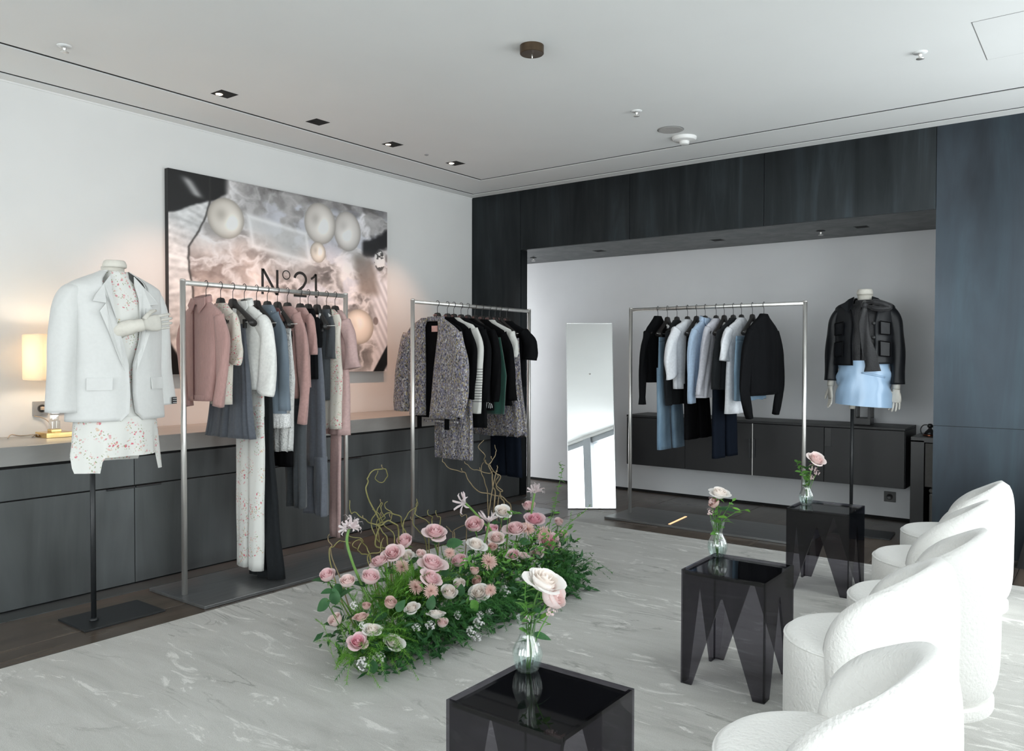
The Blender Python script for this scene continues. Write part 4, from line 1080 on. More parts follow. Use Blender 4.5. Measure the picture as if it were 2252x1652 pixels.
# local frame of a figure: +Y is its front, X across
def torso(t, zb, zt):
    prof = [(.62, .150, .105), (.68, .172, .118), (.80, .178, .120), (.90, .160, .105), (1.00, .138, .092), (1.06, .128, .088), (1.15, .140, .100), (1.26, .158, .115), (1.36, .165, .105), (1.44, .175, .085), (1.485, .150, .072), (1.515, .095, .062), (1.54, .062, .058), (1.57, .054, .055), (1.615, .054, .055)]
    k = (zt - zb) / (1.615 - .62)
    return MB().rings([ell(0, .01 * sin(z * 3), zb + (z - .62) * k, a, b, 32) for z, a, b in prof]).build('torso', M_doll, t, True)
RZ1 = -pi / 2          # the near mannequin faces +X
ma = thing('mannequin', 'headless mannequin in the white blazer and floral dress, by the worktop', 'mannequin', (-4.06, 2.03, 0), RZ1)
torso(ma, .86, 1.795)
MB().lathe([(.054, 1.79), (.056, 1.796), (.056, 1.806), (.050, 1.822), (.046, 1.826), (.001, 1.827)], 28, (0, .01, 0)).build('neck_cap', M_doll, ma, True)
stand(ma, (.105, -.02), (-.205, .205, -.185, .105), .93)
# folded arm: sleeve empty, forearm crossing the chest to the figure's left side
fa = MB().tube(catmull([(.09, .03, 1.44), (.070, .075, 1.452), (.040, .128, 1.470), (.0, .182, 1.488), (-.045, .196, 1.498)], 6), [.044] * 7 + [.042] * 6 + [.038] * 6 + [.032] * 5 + [.031], 16).build('forearm', M_doll, ma, True)
hm = Matrix.Translation((-.040, .196, 1.497)) @ Matrix.Rotation(radians(100), 4, 'Y') @ Matrix.Rotation(radians(180), 4, 'Z')
hand_mesh(hm, 1, .10, .05).build('hand', M_doll2, ma, True)

# floral dress under the blazer
dr = thing('floral_dress', 'cream floral dress with a handkerchief hem under the white blazer', 'dress', (-4.06, 2.03, 0), RZ1)
bod = [(1.752, .062, .066), (1.735, .066, .070), (1.70, .10, .078), (1.66, .165, .092), (1.60, .178, .108), (1.52, .176, .126), (1.42, .166, .122), (1.30, .146, .106), (1.24, .140, .102), (1.15, .160, .115), (1.06, .188, .132), (1.02, .195, .138)]
MB().rings([ell(0, .01, z, a, b, 36) for z, a, b in bod], cap=False).build('bodice', C_floral, dr, True)
R = []
hemz = lambda u: .80 + .035 * sin(u * 3 + .4) - .105 * max(0, 1 - abs(((u - 1.95 + pi) % (2 * pi)) - pi) / .38) ** .35 * (1 if abs(((u - 1.95 + pi) % (2 * pi)) - pi) < .38 else 0)
NS = 112
for i in range(18):
    k = i / 17; ring = []
    for j in range(NS):
        a = 2 * pi * j / NS
        # long panels: one at the figure's right front, side points
        d = 0.0
        for c_, w_, dz in ((.55, .42, .075), (2.75, .30, .085), (4.3, .5, .05)):
            q = abs(((a - c_ + pi) % (2 * pi)) - pi)
            if q < w_: d += dz * (1 if q < w_ * .86 else (w_ - q) / (w_ * .14))
        zz = lerp(1.04, .845 - d, k)
        rr = 1 + .10 * k + .055 * k * sin(7 * a + .5) + .02 * k * sin(15 * a)
        ring.append((.200 * rr * cos(a), .01 + .142 * rr * sin(a), zz))
    R.append(ring)
MB().rings(R, cap=False).build('skirt', C_floral, dr, True)
MB().rings([ell(0, .01, z, a, b, 32) for z, a, b in ((1.748, .0635, .068), (1.768, .060, .064), (1.768, .056, .060))], cap=False).build('collar', C_floral, dr, True)

# blazer draped over the shoulders, open at the front
C_blaz = cloth('white_suiting', (.66, .665, .655, 1), .75, .15, .02, 60, .08)
bz = thing('blazer', 'oversized white blazer draped on the near mannequin', 'blazer', (-4.06, 2.03, 0), RZ1)
rowsB = [(1.772, .068, .074), (1.758, .095, .080), (1.735, .150, .088), (1.712, .200, .097), (1.690, .234, .105), (1.660, .244, .114), (1.60, .243, .134), (1.50, .240, .148), (1.40, .236, .150), (1.28, .230, .145), (1.15, .236, .150), (1.03, .245, .158), (1.022, .244, .157)]
def front_gap(z):   # half angle of the opening at the front
    return interp([-1.772, -1.74, -1.70, -1.62, -1.45, -1.30, -1.15, -1.06, -1.022], [.95, .70, .52, .42, .22, .05, .03, .07, .24], -z)
R = []
NB = 72
for z in [lerp(1.772, 1.655, k / 15) for k in range(15)] + [lerp(1.655, 1.022, k / 34) for k in range(35)]:
    a_, b_ = (interp([-q[0] for q in rowsB], [q[k] for q in rowsB], -z) for k in (1, 2))
    g_ = front_gap(z); ring = []
    sh_ = .03
    for j in range(NB):
        t = lerp(pi / 2 + sh_ + g_, pi / 2 + sh_ + 2 * pi - g_, j / (NB - 1))
        ring.append((a_ * cos(t) * (1 + .012 * sin(5 * t + z * 6)), .008 + b_ * sin(t) * (1 + .015 * sin(4 * t + z * 9)), z + .010 * cos(t) ** 2 * 0))
    R.append(ring)
def shell(R, th):
    """open sheet given thickness"""
    m = MB(); n = len(R[0]); inner = []
    for r in R:
        inner.append([(x * (1 - th / max(.05, sqrt(x * x + y * y))), y * (1 - th / max(.05, sqrt(x * x + y * y))), z) for x, y, z in r])
    k0 = 0
    m.rings(R, False, False); k1 = len(m.v); m.rings(inner, False, False)
    m.f = m.f[:(len(R) - 1) * (n - 1)] + [f[::-1] for f in m.f[(len(R) - 1) * (n - 1):]]
    for i in range(len(R) - 1):
        for j in (0, n - 1):
            a = i * n + j; m.f.append((a, a + n, k1 + a + n, k1 + a) if j else (a, k1 + a, k1 + a + n, a + n))
    for i in (0, len(R) - 1):
        for j in range(n - 1):
            a = i * n + j; m.f.append((a, a + 1, k1 + a + 1, k1 + a))
    return m
shell(R, .006).build('body', C_blaz, bz, True)
for s_ in (1, -1):
    if s_ > 0: pth = [(.150, 1.672, 0), (.205, 1.650, 0), (.240, 1.560, .004), (.254, 1.42, .010), (.262, 1.25, .014), (.268, 1.070, .020)]
    else: pth = [(-.140, 1.672, 0), (-.188, 1.650, 0), (-.218, 1.560, 0), (-.230, 1.42, -.004), (-.242, 1.25, -.006), (-.256, 1.085, -.006)]
    sleeve_mesh(pth, [.030, .048, .060, .064, .066, .066], [.050, .072, .078, .074, .070, .070], 5, 24, 7).build('sleeve', C_blaz, bz, True)
# lapels, pocket flaps, cuff tag
def flap(name, pts, mat, parent, th=.006, nrm=(0, 1, 0)):
    n = len(pts); N = Vector(nrm) * th
    v = [Vector(p) + N for p in pts] + [Vector(p) for p in pts]
    f = [tuple(range(n)), tuple(range(2 * n - 1, n - 1, -1))] + [(i, n + i, n + (i + 1) % n, (i + 1) % n) for i in range(n)]
    return mesh_obj(name, v, f, mat, parent)
lp = [(.060, .085, 1.745), (.098, .098, 1.700), (.150, .118, 1.640), (.168, .128, 1.608), (.112, .146, 1.600), (.142, .144, 1.560), (.105, .156, 1.46), (.060, .158, 1.34), (.030, .160, 1.27), (.045, .152, 1.40), (.060, .142, 1.52), (.066, .118, 1.63), (.058, .092, 1.70)]
flap('lapel', lp, C_blaz, bz, .004, (.1, 1, .2))
lp2 = [(-x * .95 - .004, y - .004, z) for x, y, z in lp]
flap('lapel', lp2[::-1], C_blaz, bz, .004, (-.1, 1, .2))
flap('pocket_flap', [(.085, .150, 1.235), (.190, .106, 1.235), (.192, .108, 1.175), (.088, .152, 1.175)][::-1], C_blaz, bz, .006, (.35, 1, 0))
flap('pocket_flap', [(-.115, .140, 1.235), (-.195, .102, 1.235), (-.197, .104, 1.175), (-.118, .143, 1.175)], C_blaz, bz, .006, (-.35, 1, 0))
flap('cuff_label', [(-.300, .062, 1.125), (-.270, .068, 1.125), (-.270, .068, 1.090), (-.300, .062, 1.090)], M_ink, bz, .003, (0, 1, 0))
m = MB()
for k in range(3):
    m.box(-.296, -.274, .0705, .0720, 1.117 - k * .011, 1.119 - k * .011)
m.build('cuff_lettering', M_paper, bz)

# ------- far mannequin
RZ2 = pi + radians(4)
mb = thing('mannequin', 'headless mannequin in the black jacket and blue satin skirt, in the alcove', 'mannequin', (-1.495, 6.43, 0), RZ2)
torso(mb, 1.04, 1.825)
MB().lathe([(.054, 1.82), (.057, 1.826), (.057, 1.842), (.052, 1.858), (.047, 1.862), (.001, 1.864)], 28, (0, .01, 0)).build('neck_cap', M_doll, mb, True)
stand(mb, (.085, -.02), (-.205, .205, -.185, .105), 1.06)
MB().lathe([(.0125, .955), (.022, .955), (.024, .99), (.024, 1.06)], 16, (.085, -.02, 0)).build('pole_sleeve', M_doll, mb, True)
for s_, P in ((1, [(.226, .00, 1.26), (.234, .012, 1.16), (.236, .018, 1.128)]), (-1, [(-.222, .00, 1.24), (-.226, .015, 1.15), (-.226, .02, 1.112)])):
    MB().tube(P, [.030, .027, .025], 14).build('forearm', M_doll2, mb, True)
    hm = Matrix.Translation(P[-1]) @ Matrix.Rotation(radians(-62 if s_ > 0 else -12), 4, 'Z') @ Matrix.Rotation(radians(4 * s_), 4, 'Y')
    hand_mesh(hm, -s_ if s_ < 0 else 1, .22, .10).build('hand', M_doll2, mb, True)
C_jack = cloth('black_satin_wool', (.006, .007, .009, 1), .46, .0, .1, 30, .05, spec=.35, drape=.3)
C_blouse = cloth('black_crinkled_silk', (.016, .016, .018, 1), .5, .2, .2, 90, .5, 120, spec=.4)
bl_ = thing('bow_blouse', 'black crinkled blouse with a bow tie neck under the black jacket', 'blouse', (-1.495, 6.43, 0), RZ2)
MB().rings([ell(0, .012, z, a, b, 32) for z, a, b in ((1.76, .064, .068), (1.745, .085, .075), (1.70, .160, .095), (1.60, .180, .118), (1.45, .172, .128), (1.36, .156, .120), (1.308, .160, .122))], False).build('body', C_blouse, bl_, True)
MB().rings([ell(0, .012, z, a, b, 32) for z, a, b in ((1.745, .072, .078), (1.775, .066, .072), (1.78, .062, .067), (1.75, .062, .067))], False).build('neck_band', C_blouse, bl_, True)
MB().tube(catmull([(-.01, .10, 1.745), (-.05, .135, 1.755), (-.10, .140, 1.755), (-.15, .135, 1.740), (-.19, .125, 1.715), (-.12, .14, 1.705), (-.06, .135, 1.72), (-.02, .12, 1.735)], 5), [.012] * 8 + [.022] * 12 + [.020] * 10 + [.012] * 6, 10).build('bow_loop', C_blouse, bl_, True)
MB().tube([(-.015, .105, 1.76), (-.02, .135, 1.735), (-.015, .13, 1.71)], [.016, .024, .016], 10).build('bow_knot', C_blouse, bl_, True)
sleeve_mesh([(-.020, 1.72, .135), (-.015, 1.60, .155), (-.040, 1.45, .158), (-.075, 1.32, .160), (-.082, 1.245, .158)], [.020, .034, .040, .050, .056], .010, 5).build('bow_tail', C_blouse, bl_, True)
MB().box(-.002, .006, .131, .140, 1.33, 1.72).build('placket', C_blk, bl_)
jk = thing('satin_jacket', 'boxy black jacket with trimmed patch pockets on the far mannequin', 'jacket', (-1.495, 6.43, 0), RZ2)
rowsJ = [(1.796, .068, .074), (1.782, .100, .080), (1.765, .150, .088), (1.748, .188, .097), (1.730, .208, .105), (1.70, .214, .114), (1.62, .213, .134), (1.50, .212, .146), (1.40, .208, .148), (1.33, .212, .152), (1.295, .213, .153)]
R = []
JZ = [lerp(1.796, 1.695, k / 13) for k in range(13)] + [lerp(1.695, 1.300, k / 24) for k in range(25)]
for i, z in enumerate(JZ):
    a_, b_ = (interp([-q[0] for q in rowsJ], [q[k] for q in rowsJ], -z) for k in (1, 2))
    gp = interp([-1.796, -1.76, -1.70, -1.60, -1.45, -1.30], [.95, .66, .46, .36, .40, .36], -z)
    ring = []
    for j in range(60):
        t = lerp(pi / 2 + gp + .06, pi / 2 + 2 * pi - gp + .10, j / 59)
        ring.append((a_ * cos(t), .010 + b_ * sin(t), z - (.012 if j > 30 else 0) * (i / 37)))
    R.append(ring)
shell(R, .007).build('body', C_jack, jk, True)
for s_ in (1, -1):
    pth = [(s_ * .125, 1.712, 0), (s_ * .175, 1.690, 0), (s_ * .206, 1.610, .0), (s_ * .220, 1.48, .004), (s_ * .230, 1.32, .010), (s_ * .234, 1.172 if s_ > 0 else 1.150, .018)]
    sleeve_mesh(pth, [.030, .045, .052, .054, .052, .050], [.050, .066, .066, .062, .058, .056], 7, 24, 7).build('sleeve', C_jack, jk, True)
flap('collar', [(.060, .082, 1.800), (.100, .062, 1.785), (.150, .100, 1.735), (.095, .137, 1.680), (.062, .120, 1.74)][::-1], C_jack, jk, .010, (.2, 1, .3))
flap('collar', [(-.060, .082, 1.800), (-.100, .062, 1.785), (-.185, .108, 1.715), (-.100, .144, 1.700), (-.062, .120, 1.74)], C_jack, jk, .010, (-.2, 1, .3))
for s_ in (1, -1):
    for z0, z1 in ((1.615, 1.520), (1.470, 1.360)):
        pp = [(s_ * .125, .136, z0), (s_ * .190, .096, z0 - .012), (s_ * .190, .096, z1 - .006), (s_ * .128, .138, z1)]
        flap('pocket', pp if s_ < 0 else pp[::-1], C_jack, jk, .004, (s_ * .5, 1, 0))
        for a_, b_ in ((0, 1), (1, 2), (2, 3), (3, 0)):
            MB().tube([Vector(pp[a_]) + Vector((s_ * .003, .006, 0)), Vector(pp[b_]) + Vector((s_ * .003, .006, 0))], .0042, 6).build('trim', C_blk, jk)
for z in (1.600, 1.495):
    for x in (-.085,):
        MB().lathe([(.001, .008), (.012, .008), (.014, .004), (.014, 0)], 14).build('button', M_black, jk, True).matrix_local = Matrix.Translation((x, .150, z)) @ Matrix.Rotation(radians(-90), 4, 'X')
sk = thing('satin_skirt', 'short light blue satin skirt with side folds on the far mannequin', 'skirt', (-1.495, 6.43, 0), RZ2)
R = []
for i in range(26):
    k = i / 25; z = lerp(1.325, .985, k); ring = []
    for j in range(96):
        a = 2 * pi * j / 96
        rr = 1 + .02 * sin(pi * k) + .012 * sin(9 * a) * k
        side = abs(cos(a)) ** 3
        fold = side * .085 * sin(k * 15 + 2.5 * sin(a) * 2 + (1 if cos(a) > 0 else 2.4)) * sin(pi * min(1, k * 1.15)) * (1 - .4 * k)
        drape = .050 * sin(4.2 * (a - 1.2) + 5.0 * k) * k * (1 - k) * 1.8
        ring.append(((.178 + .022 * k) * (rr + fold + drape) * cos(a), .012 + (.126 + .018 * k) * (rr + fold + drape) * sin(a), z + .012 * cos(a) * k))
    R.append(ring)
MB().rings(R, False).build('skirt_body', C_satin, sk, True)
MB().tube([(.185 * cos(t), .012 + .135 * sin(t), 1.235 - .035 * (t - 1.6)) for t in [1.6 + .12 * q for q in range(9)]], .007, 8).build('pocket_fold', C_satin, sk, True)
# ------------------------------------------------------------------ smoked acrylic side tables
def table_panel(w, h, cut_top=.372, leg=.046):
    return [(0, 0), (leg, 0), (w / 2 - .004, cut_top), (w / 2 + .004, cut_top), (w - leg, 0), (w, 0), (w, h), (0, h)]
TS, TH, TT = .345, .466, .010
def side_table(loc, label):
    t = thing('side_table', label, 'table', loc, 0, 'smoked acrylic side tables')
    P = table_panel(TS, TH); Q = table_panel(TS - 2 * TT - .001, TH)
    # outline split into two legs and an apron so every face stays convex
    def pan(axis, d0, d1, off, w):
        m = MB(); c0, lg = .372, .046
        for poly in ([(0, 0), (lg, 0), (w / 2 - .004, c0), (0, c0)], [(w - lg, 0), (w, 0), (w, c0), (w / 2 + .004, c0)], [(0, c0), (w, c0), (w, TH), (0, TH)]):
            m.prism([(a + off, b) for a, b in poly], axis, d0, d1)
        # drop the inner walls where the three pieces meet
        b = bmesh.new(); vs = [b.verts.new(v) for v in m.v]
        for f in m.f: b.faces.new([vs[i] for i in f])
        bad = [f for f in b.faces if all(abs(v.co.z - c0) < 1e-6 for v in f.verts)]
        bmesh.ops.delete(b, geom=bad, context='FACES_ONLY')
        b.verts.index_update()
        r = MB(); r.v = [v.co[:] for v in b.verts]; r.f = [[v.index for v in f.verts] for f in b.faces]; b.free()
        return r.build('side_panel', M_acryl, t)
    h = TS / 2
    pan('y', -h, -h + TT, -h, TS); pan('y', h - TT, h, -h, TS)
    pan('x', -h, -h + TT, -h + TT + .002, TS - 2 * TT - .004); pan('x', h - TT, h, -h + TT + .002, TS - 2 * TT - .004)
    box('top', M_gloss, -h + TT + .0005, h - TT - .0005, -h + TT + .0005, h - TT - .0005, TH - .020, TH - .009, t)
    return t
M_gloss = plain('black_glossy_top', (.004, .004, .005, 1), .03, 0, .14, grain=.05)
T1, T2, T3 = (-1.150, 1.660, .012), (-1.215, 3.170, .012), (-1.312, 4.782, .012)
side_table(T1, 'smoked black acrylic side table nearest the front, cut by the frame')
side_table(T2, 'smoked black acrylic side table in the middle, beside the second armchair')
side_table(T3, 'smoked black acrylic side table farthest back, before the floating cabinet')

# ------------------------------------------------------------------ bouclé tub chairs
def mat_boucle():
    t = NT('white_boucle'); t.set(.95, 0, .15, .35); t.base((.80, .792, .765, 1))
    a = t.noise(t.coord(), 85, 2, .5); b = t.noise(t.coord(), 9, 3)
    mx = t.n('Mix', data_type='FLOAT'); mx.inputs[0].default_value = .35
    t.l(a, mx.inputs[2]); t.l(b, mx.inputs[3]); t.bump(mx.outputs[0], .55, .012); return t.m
M_boucle = mat_boucle()
SB = [(0, .045), (.55, .045), (1.0, .050), (1.38, .085), (1.66, .175), (1.80, .30), (1.80, .41), (1.64, .50), (1.35, .568), (1.0, .615), (.65, .652), (.32, .674), (0, .680)]
def chair_back():
    B = catmull([(a, z, 0) for a, z in SB], 6)
    bd = [(p.x, p.y) for p in B] + [(-p.x, p.y) for p in B[::-1][1:-1]]
    nb = len(bd); NR = 12; c0 = (0, .34)
    outer, inner = [], []
    Ro, Ri = .292, .172
    for k in range(NR + 1):
        rho = (k / NR) ** .8
        th = sqrt(max(0, 1 - rho ** 5))
        ro, ri = [], []
        for a, z in bd:
            A, Z = lerp(c0[0], a, rho), lerp(c0[1], z, rho)
            mid = (Ro + Ri) / 2 + .010 * (Z - .3); hw = (Ro - Ri) / 2 * th
            ro.append(((mid + hw) * cos(A), (mid + hw) * sin(A), Z)); ri.append(((mid - hw) * cos(A), (mid - hw) * sin(A), Z))
        outer.append(ro); inner.append(ri)
    m = MB(); m.rings(outer, False); k1 = len(m.v)
    m2 = MB(); m2.rings(inner, False); m.v += m2.v; m.f += [tuple(i + k1 for i in f[::-1]) for f in m2.f]
    b = bmesh.new(); vs = [b.verts.new(v) for v in m.v]
    for f in m.f:
        try: b.faces.new([vs[i] for i in f])
        except ValueError: pass
    bmesh.ops.remove_doubles(b, verts=b.verts, dist=1e-5); b.verts.index_update()
    r = MB(); r.v = [v.co[:] for v in b.verts]; r.f = [[v.index for v in f.verts] for f in b.faces]; b.free()
    return r
CH = None
clab = ['white bouclé tub armchair nearest the front, its seat cut by the lower frame', 'white bouclé tub armchair second from the front, behind the nearest one', 'white bouclé tub armchair in the middle of the row of five', 'white bouclé tub armchair fourth from the front, mostly hidden', 'white bouclé tub armchair at the far end of the row, against the blue panel']
for i, (x, y, rz) in enumerate(((-.535, 1.93, 4), (-.665, 2.86, -2), (-.605, 3.46, 2), (-.675, 4.20, -2), (-.685, 4.90, 2))):
    t = thing('armchair', clab[i], 'armchair', (x, y, .012), radians(rz), 'white bouclé armchairs')
    if CH is None:
        sp = [(.001, .02), (.235, .02), (.246, .03), (.250, .10), (.250, .335), (.249, .362), (.244, .378), (.232, .389), (.20, .395), (.10, .400), (.001, .401)]
        CH = [MB().lathe(sp, 64).build('seat', M_boucle, t, True),
              MB().lathe([(.245 + .005 * cos(a), .372 + .005 * sin(a)) for a in [k * pi / 4 for k in range(9)]], 64, cap=False).build('piping', M_boucle, t, True),
              MB().lathe([(.001, 0), (.268, 0), (.272, .010), (.272, .040), (.262, .050), (.001, .05)], 64).auto('base', M_boucle, t),
              chair_back().build('backrest', M_boucle, t, True)]
    else:
        for q in CH: share(q, t)

# ------------------------------------------------------------------ plants : shared petals, leaves
def pm(name, c, c2=None, rough=.6, tr=.32):
    t = NT(name); t.set(rough, 0, .25)
    if c2: t.base(t.ramp(t.noise(t.coord((1, 1, 1)), 18, 2), [(.3, c), (.7, c2)]))
    else: t.base(c)
    if tr:
        x = t.n('BsdfTranslucent'); mx = t.n('MixShader'); mx.inputs[0].default_value = tr
        lk = t.b.inputs['Base Color'].links
        if lk: t.l(lk[0].from_socket, x.inputs[0])
        else: x.inputs[0].default_value = c
        t.l(t.b.outputs[0], mx.inputs[1]); t.l(x.outputs[0], mx.inputs[2]); t.l(mx.outputs[0], t.out.inputs[0])
    return t.m
PET = {'pink': (pm('pale_pink_petal', (.85, .64, .655, 1), (.90, .76, .76, 1)), pm('pale_pink_heart', (.84, .56, .59, 1), (.88, .68, .69, 1))),
       'rose': (pm('rose_pink_petal', (.85, .55, .61, 1), (.90, .72, .74, 1)), pm('rose_pink_heart', (.84, .42, .51, 1), (.87, .56, .62, 1))),
       'blush': (pm('blush_petal', (.87, .73, .71, 1), (.91, .81, .79, 1)), pm('blush_heart', (.85, .66, .64, 1), (.89, .74, .72, 1))),
       'white': (pm('white_petal', (.90, .86, .83, 1), (.93, .91, .89, 1)), pm('white_heart', (.90, .82, .76, 1), (.92, .87, .83, 1))),
       'dusty': (pm('dusty_pink_petal', (.74, .53, .49, 1), (.81, .64, .59, 1)), pm('dusty_pink_heart', (.68, .45, .42, 1), (.76, .56, .51, 1)))}
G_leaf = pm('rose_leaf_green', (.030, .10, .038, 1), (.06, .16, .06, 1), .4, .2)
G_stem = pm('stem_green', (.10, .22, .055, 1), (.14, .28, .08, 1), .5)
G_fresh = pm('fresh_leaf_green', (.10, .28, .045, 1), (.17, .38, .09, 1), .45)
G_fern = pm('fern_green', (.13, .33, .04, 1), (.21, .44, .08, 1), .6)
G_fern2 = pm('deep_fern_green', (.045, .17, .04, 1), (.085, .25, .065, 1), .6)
B_twig = pm('willow_twig', (.25, .235, .085, 1), (.36, .33, .15, 1), .6)
B_twig2 = pm('brown_willow_twig', (.27, .21, .12, 1), (.38, .30, .19, 1), .6)

def petal_mesh(r, h, half, openness, curl, nu=7, nv=6, th=0.0):
    """cupped petal: base at origin, standing at angle 0 (+X)"""
    m = MB(); k = nu
    for j in range(nv):
        v = j / (nv - 1)
        for i in range(nu):
            u = -1 + 2 * i / (nu - 1)
            ve = v * (1 - .20 * u ** 4 * v - .05 * u * u)
            wv = sin(pi * min(.5, .16 + ve * .42)) * (1 - .18 * max(0, ve - .7) / .3)
            rr = r * (.22 + .78 * sin(min(1, ve * 1.7) * pi / 2)) + openness * r * ve ** 2.2
            zz = h * ve - curl * h * max(0, ve - .72) ** 1.5 * 2.5
            rr += curl * r * max(0, ve - .72) * 1.5
            a = u * half * wv
            m.v.append((rr * cos(a), rr * sin(a), zz))
    for j in range(nv - 1):
        for i in range(nu - 1):
            q = j * nu + i; m.f.append((q, q + 1, q + 1 + nu, q + nu))
    return m
def heart_mesh(openness, n=13):
    """inner spiral of petals of a unit rose (radius about 1)"""
    m = MB()
    for i in range(n):
        k = i / n; p = petal_mesh(.26 + .55 * k, 1.42 - .12 * k, 1.05, .02 + openness * .30 * k, .05 + .25 * k * openness, 6, 5)
        a = i * 2.4; c, s = cos(a), sin(a)
        m.add([(x * c - y * s, x * s + y * c, z) for x, y, z in p.v], p.f)
    m.lathe([(.12, .05), (.30, .45), (.24, .9), (.10, 1.25), (.01, 1.30)], 8)
    return m
def leaf_mesh(L, W, fold=.25, droop=.25, n=7):
    m = MB()
    for i in range(n):
        v = i / (n - 1); w = W * sin(pi * (v ** .8)) ** .8 * (1 if 0 < v < 1 else 0)
        z = -droop * L * v * v
        m.v += [(L * v, -w, z + fold * w), (L * v, 0, z), (L * v, w, z + fold * w)]
    for i in range(n - 1):
        a = 3 * i; m.f += [(a, a + 1, a + 4, a + 3), (a + 1, a + 2, a + 5, a + 4)]
    return m
SH = {}
def shared(key, mk, name, mat, parent):
    """first use makes the mesh object, later uses share its data"""
    if key not in SH:
        o = mk().build(name, mat, parent, True); SH[key] = o; return o
    o = SH[key].copy(); o.name = name; COL.objects.link(o); o.parent = parent
    o.location = (0, 0, 0); o.rotation_euler = (0, 0, 0); o.scale = (1, 1, 1); o.matrix_parent_inverse = Matrix()
    return o
RND = random.Random(7)
def aim(d):
    return Vector(d).normalized().to_track_quat('Z', 'Y')
def rose(pos, r, kind, col, label, root, lean=None, group='roses in the floor flower bed', leaves=1, name='rose', cat='rose'):
    """kind b = half closed bud, o = open bloom"""
    pos = Vector(pos); root = Vector(root)
    t = thing(name, label, cat, pos, 0, group)
    d = Vector(lean) if lean else Vector((.30 + RND.uniform(-.35, .35), -.30 + RND.uniform(-.4, .4), .85 + RND.uniform(-.1, .2)))
    q = aim(d)
    outer, heart = PET[col]
    hgt = 1.0
    op = .15 if kind == 'b' else .75
    bl = shared(('heart', kind, col), lambda: heart_mesh(op), 'bloom', heart, t)
    sc = r * (1.04 if kind == 'b' else .84); zoff = -.62 * 1.35 * sc
    bl.rotation_mode = 'QUATERNION'; bl.rotation_quaternion = q; bl.scale = (sc, sc, sc); bl.location = q @ Vector((0, 0, zoff))
    n = 5 if kind == 'b' else 8
    a0 = RND.uniform(0, 6)
    for i in range(n):
        lay = 0 if i < 4 else 1
        var = (kind, lay, i % 2)
        def mk(lay=lay, i=i):
            if kind == 'b': return petal_mesh(.84 + .04 * lay, 1.36 - .10 * lay, 1.15, .04 + .10 * (i % 2), .12 + .22 * lay)
            return petal_mesh(.82 + .10 * lay, 1.26 - .16 * lay, 1.02, .14 + .30 * lay + .10 * (i % 2), .35 + .30 * lay)
        p = shared(('petal', col) + var, mk, 'petal', outer, t)
        a = a0 + i * (2 * pi / (4 if lay == 0 else (n - 4))) + lay * .7 + RND.uniform(-.15, .15)
        from_q = q @ Vector((0, 0, 1)).rotation_difference(Vector((0, 0, 1)))
        p.rotation_mode = 'QUATERNION'
        p.rotation_quaternion = q @ Matrix.Rotation(a, 3, 'Z').to_quaternion() @ Matrix.Rotation(RND.uniform(-.10, .16), 3, 'Y').to_quaternion()
        s_ = sc * RND.uniform(.92, 1.10); p.scale = (s_, s_, s_); p.location = q @ Vector((0, 0, zoff))
    # calyx and stem
    b = pos + q @ Vector((0, 0, zoff))
    st_ = MB()
    mid = b.lerp(root, .5) + Vector((RND.uniform(-.015, .015), RND.uniform(-.015, .015), .01))
    P = catmull([b + q @ Vector((0, 0, .012)), b - (q @ Vector((0, 0, 1))) * .035, mid, root], 4)
    st_.tube([p - pos for p in P], [max(.0035, r * .16), .0034] + [.0030] * (len(P) - 2), 6)
    st_.build('stem', G_stem, t, True)
    sp = shared('sepals', lambda: (lambda m: [m.add([(x * cos(a) - y * sin(a), x * sin(a) + y * cos(a), z) for x, y, z in [(.0, 0, -.02), (.30, -.12, .05), (.62, -.07, .0), (.95, 0, -.18), (.62, .07, .0), (.30, .12, .05)]], [(0, 1, 2, 3), (0, 3, 4, 5)]) for a in [k * 2 * pi / 5 for k in range(5)]] and m)(MB()), 'sepals', G_fresh, t)
    sp.rotation_mode = 'QUATERNION'; sp.rotation_quaternion = q; sp.scale = (sc,) * 3; sp.location = b - pos
    for k in range(leaves):
        f = RND.uniform(.25, .6); pp = P[int(f * (len(P) - 1))] - pos
        lf = shared(('leaf', k % 2), lambda: leaf_mesh(.075, .024), 'leaf', G_leaf, t)
        s_ = RND.uniform(.7, 1.1); lf.scale = (s_,) * 3; lf.location = pp; lf.rotation_euler = (RND.uniform(-.5, .5), RND.uniform(-.6, .3), RND.uniform(-2.4, .9))
    return t
def mum_mesh():
    m = MB(); rn = random.Random(3)
    for lay, (n, L, el) in enumerate(((26, 1.0, .05), (24, .92, .32), (20, .78, .62), (14, .58, .95), (8, .36, 1.3))):
        for i in range(n):
            a = 2 * pi * (i + .5 * lay + rn.uniform(-.2, .2)) / n; e = el + rn.uniform(-.1, .1); LL = L * rn.uniform(.85, 1.08)
            d = Vector((cos(a) * cos(e), sin(a) * cos(e), sin(e)))
            P = [d * LL * q + Vector((0, 0, .10 * sin(q * 2.4))) for q in (.08, .45, .8, 1.0)]
            s_ = Vector((-sin(a), cos(a), 0)); k = len(m.v)
            for p, w in zip(P, (.028, .055, .055, .018)): m.v += [tuple(p - s_ * w), tuple(p + s_ * w)]
            for q in range(3): m.f.append((k + 2 * q, k + 2 * q + 1, k + 2 * q + 3, k + 2 * q + 2))
    return m
M_mum = pm('blush_chrysanthemum', (.72, .47, .42, 1), (.80, .62, .56, 1), .7)
